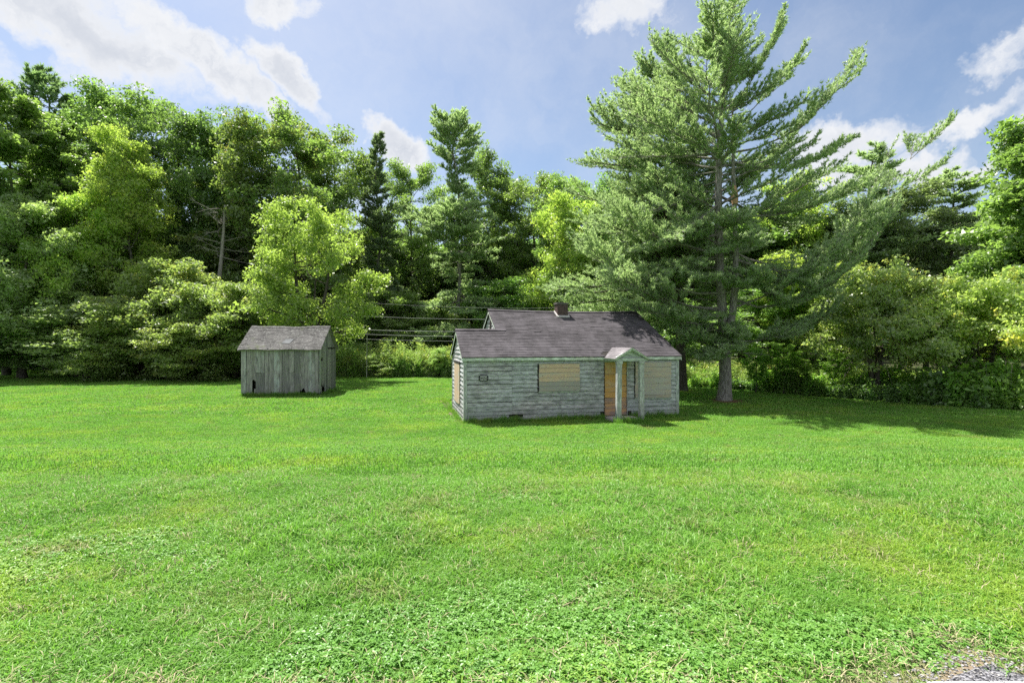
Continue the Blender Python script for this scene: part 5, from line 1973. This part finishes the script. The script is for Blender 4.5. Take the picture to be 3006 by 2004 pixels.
# bare splashed soil along the foot of the walls
SOIL = simple('bare_soil', (0.055, 0.042, 0.030), (0.15, 0.12, 0.085), 9)
for (nm_, ox, oy, ang, Ls, Ds, lab_) in (('c', HX, HD, HY, HL, MD, 'strip of bare dark soil along the foot of the cottage'), ('s', SX, SD, SY, SW, SDP, 'strip of bare dark soil along the foot of the shed')):
    c, s = math.cos(ang), math.sin(ang)
    per = []
    for k in range(60):
        per.append((Ls * k / 60, 0, 0, -1))
    for k in range(40):
        per.append((Ls, Ds * k / 40, 1, 0))
    for k in range(60):
        per.append((Ls * (1 - k / 60), Ds, 0, 1))
    for k in range(40):
        per.append((0, Ds * (1 - k / 40), -1, 0))
    per = np.array(per)
    wv = .10 + .26 * fbm(per[:, 0] * 1.7 + 3, per[:, 1] * 1.7 + ox, 55)
    inn = per[:, :2] - per[:, 2:] * .02
    out = per[:, :2] + per[:, 2:] * wv[:, None]
    U = np.concatenate([inn, out])
    xx = ox + c * U[:, 0] - s * U[:, 1]; yy = oy + s * U[:, 0] + c * U[:, 1]
    nn = len(per)
    zz = np.maximum(ground_z(xx, yy), 0) + np.concatenate([np.full(nn, .045), np.full(nn, .012)])
    F4 = np.array([(k, (k + 1) % nn, nn + (k + 1) % nn, nn + k) for k in range(nn)])
    o = link('soil', mesh_np('soil', np.stack([xx, yy, zz], 1), F4, SOIL))
    tag(o, lab_, None, None, 'structure')

# taller grass left standing against the walls
x = []; y = []
for (ox, oy, ang, Ls, Ds) in ((HX, HD, HY, HL, MD), (SX, SD, SY, SW, SDP)):
    c, s = math.cos(ang), math.sin(ang)
    k = 1000
    u = g.uniform(0, Ls, k); r = -np.abs(g.normal(0, .07, k)) - .03
    if Ls > 5:
        hit = (u > 5.2) & (u < 6.35)
        r = np.where(hit, r - 1.12, r)
    x += list(ox + c * u - s * r); y += list(oy + s * u + c * r)
    k = 300
    r = g.uniform(0, Ds, k); sd = np.where(g.random(k) < .5, -1, 1) * (np.abs(g.normal(0, .07, k)) + .03)
    u = np.where(sd < 0, sd, Ls + sd)
    x += list(ox + c * u - s * r); y += list(oy + s * u + c * r)
x = np.array(x); y = np.array(y); n = len(x)
S = np.stack([np.full(n, .5), np.full(n, .5), g.uniform(.8, 1.6, n) * (1 + 1.6 * (g.random(n) < .22))], 1)
scatter('grass', np.stack([x, y, ground_z(x, y)], 1), rots(n, .1), S, g.integers(0, 3, n), T_mid, 'taller grass left standing against the walls of cottage and shed')

# ------------------------------------------------------------------ weeds and undergrowth
def weed(seed, H, leaves, leaf, mat, stems=5, rad=.35, asp=.22):
    g_ = np.random.default_rng(seed)
    Vs, Fs, Ts = [], [], []
    c = 0
    W = MB()
    C = []
    for k in range(stems):
        a = g_.uniform(0, 6.28); r = rad * math.sqrt(g_.random())
        b = np.array([r * math.cos(a), r * math.sin(a), -.05])
        h = H * g_.uniform(.7, 1.1)
        tip = b + np.array([g_.normal(0, .12 * H), g_.normal(0, .12 * H), h])
        for s_ in np.linspace(.12, 1.0, 9):
            C.append(b * (1 - s_) + tip * s_)
        q = np.array([b, (b + tip) / 2 + g_.normal(0, .03, 3), tip])
        W.tube(q, np.array([.010, .007, .003]), 3)
    V, F, T = leaf_cloud(g_, np.array(C), leaves, .10 + .03 * H, .10, leaf, .35, asp, .25, None, False)
    WV = np.concatenate(W.v)
    F4 = np.concatenate([F, np.concatenate(W.f4) + len(V)])
    F3 = np.concatenate(W.f3) + len(V)
    tt = np.concatenate([T, np.full(len(F4) - len(F), .2), np.full(len(F3), .2)])
    return proto_obj('weed', mesh_np('weed', np.vstack([V, WV]), [F4, F3], mat, {'tint': ('FACE', tt)}))


U_ivy = [weed(31, .75, 16, .13, LM['ivy'], 6, .45, .42), weed(32, .55, 16, .11, LM['ivy'], 6, .45, .45), weed(33, .95, 14, .12, LM['weed'], 6, .4, .35)]
U_gold = [weed(41, 1.45, 16, .13, LM['goldenrod'], 7, .4, .16), weed(42, 1.15, 16, .12, LM['weed'], 7, .4, .2), weed(43, 1.7, 14, .13, LM['goldenrod'], 6, .4, .16)]


def edge_points(pxa, pxb, n, d0, d1, pw=1.0):
    """points in the wild growth beyond the lawn edge between two picture columns, d0..d1 metres past it"""
    px = g.uniform(pxa, pxb, n)
    Y0 = FPX * CAMZ / (np.interp(px, EDGE_PX, EDGE_PY) - HOR)
    d = d0 + (d1 - d0) * g.random(n) ** pw
    Yq = Y0 + d
    return (px - 1503) / FPX * Yq, Yq


x, y = edge_points(-250, 760, 1500, -.1, 6, 1.3)
x2_, y2_ = edge_points(2020, 3400, 2300, -.1, 7, 1.2)
x3_, y3_ = edge_points(700, 2100, 1300, 6, 13)
x4_, y4_ = edge_points(-250, 700, 420, -.7, .5)
x = np.concatenate([x, x2_, x3_, x4_]); y = np.concatenate([y, y2_, y3_, y4_]); n = len(x)
S = (g.uniform(.4, 1.0, n) * (.25 + 2.0 * fbm(x * .55, y * .55, 91) ** 1.3) * (1 + .5 * (g.random(n) < .10)))[:, None] * np.array([1, 1, 1.0])
kid_ = np.where(fbm(x * .35 + 5, y * .35, 93) > .56, g.integers(0, 2, n), 2)
kid_[-len(x4_):] = 2
scatter('undergrowth', np.stack([x, y, ground_z(x, y) * 0], 1), rots(n, .1), S, kid_, U_ivy, 'low leafy undergrowth along the shaded edge of the lawn')
x, y = edge_points(930, 1420, 1500, -.3, 6, 1.2)
x2_, y2_ = edge_points(1990, 2240, 330, .8, 6, 1.0)
x3_, y3_ = edge_points(2240, 2750, 420, 2.4, 7.5, 1.0)
x = np.concatenate([x, x2_, x3_]); y = np.concatenate([y, y2_, y3_]); n = len(x)
S = (g.uniform(.45, 1.0, n) * (.55 + 1.1 * fbm(x * .8, y * .8, 97)) * (1 + .45 * (g.random(n) < .15)))[:, None] * np.array([1, 1, 1.0])
S[len(x) - len(x2_) - len(x3_):] *= .75
scatter('tall_weeds', np.stack([x, y, np.zeros(n)], 1), rots(n, .1), S, g.integers(0, 3, n), U_gold, 'sunlit tall weeds between the shed and the cottage and behind the pines')

# far wood seen between the trunks
n = 150
gx = g.uniform(-115, 110, n); gy = g.uniform(78, 125, n)
low = proto_obj('far_low_crown', PR_MID[0].crown)
far = proto_obj('far_crown', PR_WOOD.crown); fart = proto_obj('far_trunk', PR_WOOD.trunk)
P = np.stack([gx, gy, .012 * (gy - 70)], 1)
kid = np.concatenate([np.zeros(n), np.ones(n)])
rz = g.uniform(0, 6.28, n); ss = g.uniform(.75, .95, n)
rot = np.stack([np.zeros(n), np.zeros(n), rz], 1); S = np.stack([ss * 1.2, ss * 1.2, ss], 1)
P2 = P + np.stack([g.normal(0, 2, n), g.normal(0, 2, n), np.zeros(n)], 1)
S2 = np.stack([np.full(n, 1.0), np.full(n, 1.0), g.uniform(.45, .75, n)], 1)
scatter('woodland', np.vstack([P, P, P2]), np.vstack([rot, rot, rot]), np.vstack([S, S, S2]), np.concatenate([kid, np.full(n, 2)]), [far, fart, low], 'far wood closing the view between the trunks')

# reddish needle litter round the feet of the two big pines
for (cx, cy, rad, lab) in ((XP, YP, .95, 'rusty brown needle litter round the foot of the giant pine'), (X2, Y2, .8, 'rusty brown needle litter under the pine at the cottage corner')):
    nn = 40
    ang = np.linspace(0, 2 * np.pi, nn, endpoint=False)
    rr = rad * (.8 + .5 * fbm(np.cos(ang) * 2 + cx, np.sin(ang) * 2 + cy, 3))
    Vr = [np.array([[cx, cy, .10]])]
    for f in (.5, .8, 1.0):
        xx = cx + rr * f * np.cos(ang) * 1.25; yy = cy + rr * f * np.sin(ang)
        Vr.append(np.stack([xx, yy, ground_z(xx, yy) + .03 * (1.15 - f) + .004], 1))
    Vr = np.vstack(Vr)
    F3 = np.array([(0, 1 + k, 1 + (k + 1) % nn) for k in range(nn)])
    F4 = np.array([(1 + q * nn + k, 1 + (q + 1) * nn + k, 1 + (q + 1) * nn + (k + 1) % nn, 1 + q * nn + (k + 1) % nn) for q in range(2) for k in range(nn)])
    o = link('needle_litter', mesh_np('needle_litter', Vr, [F4, F3], M['litter']))
    tag(o, lab, None, None, 'stuff')
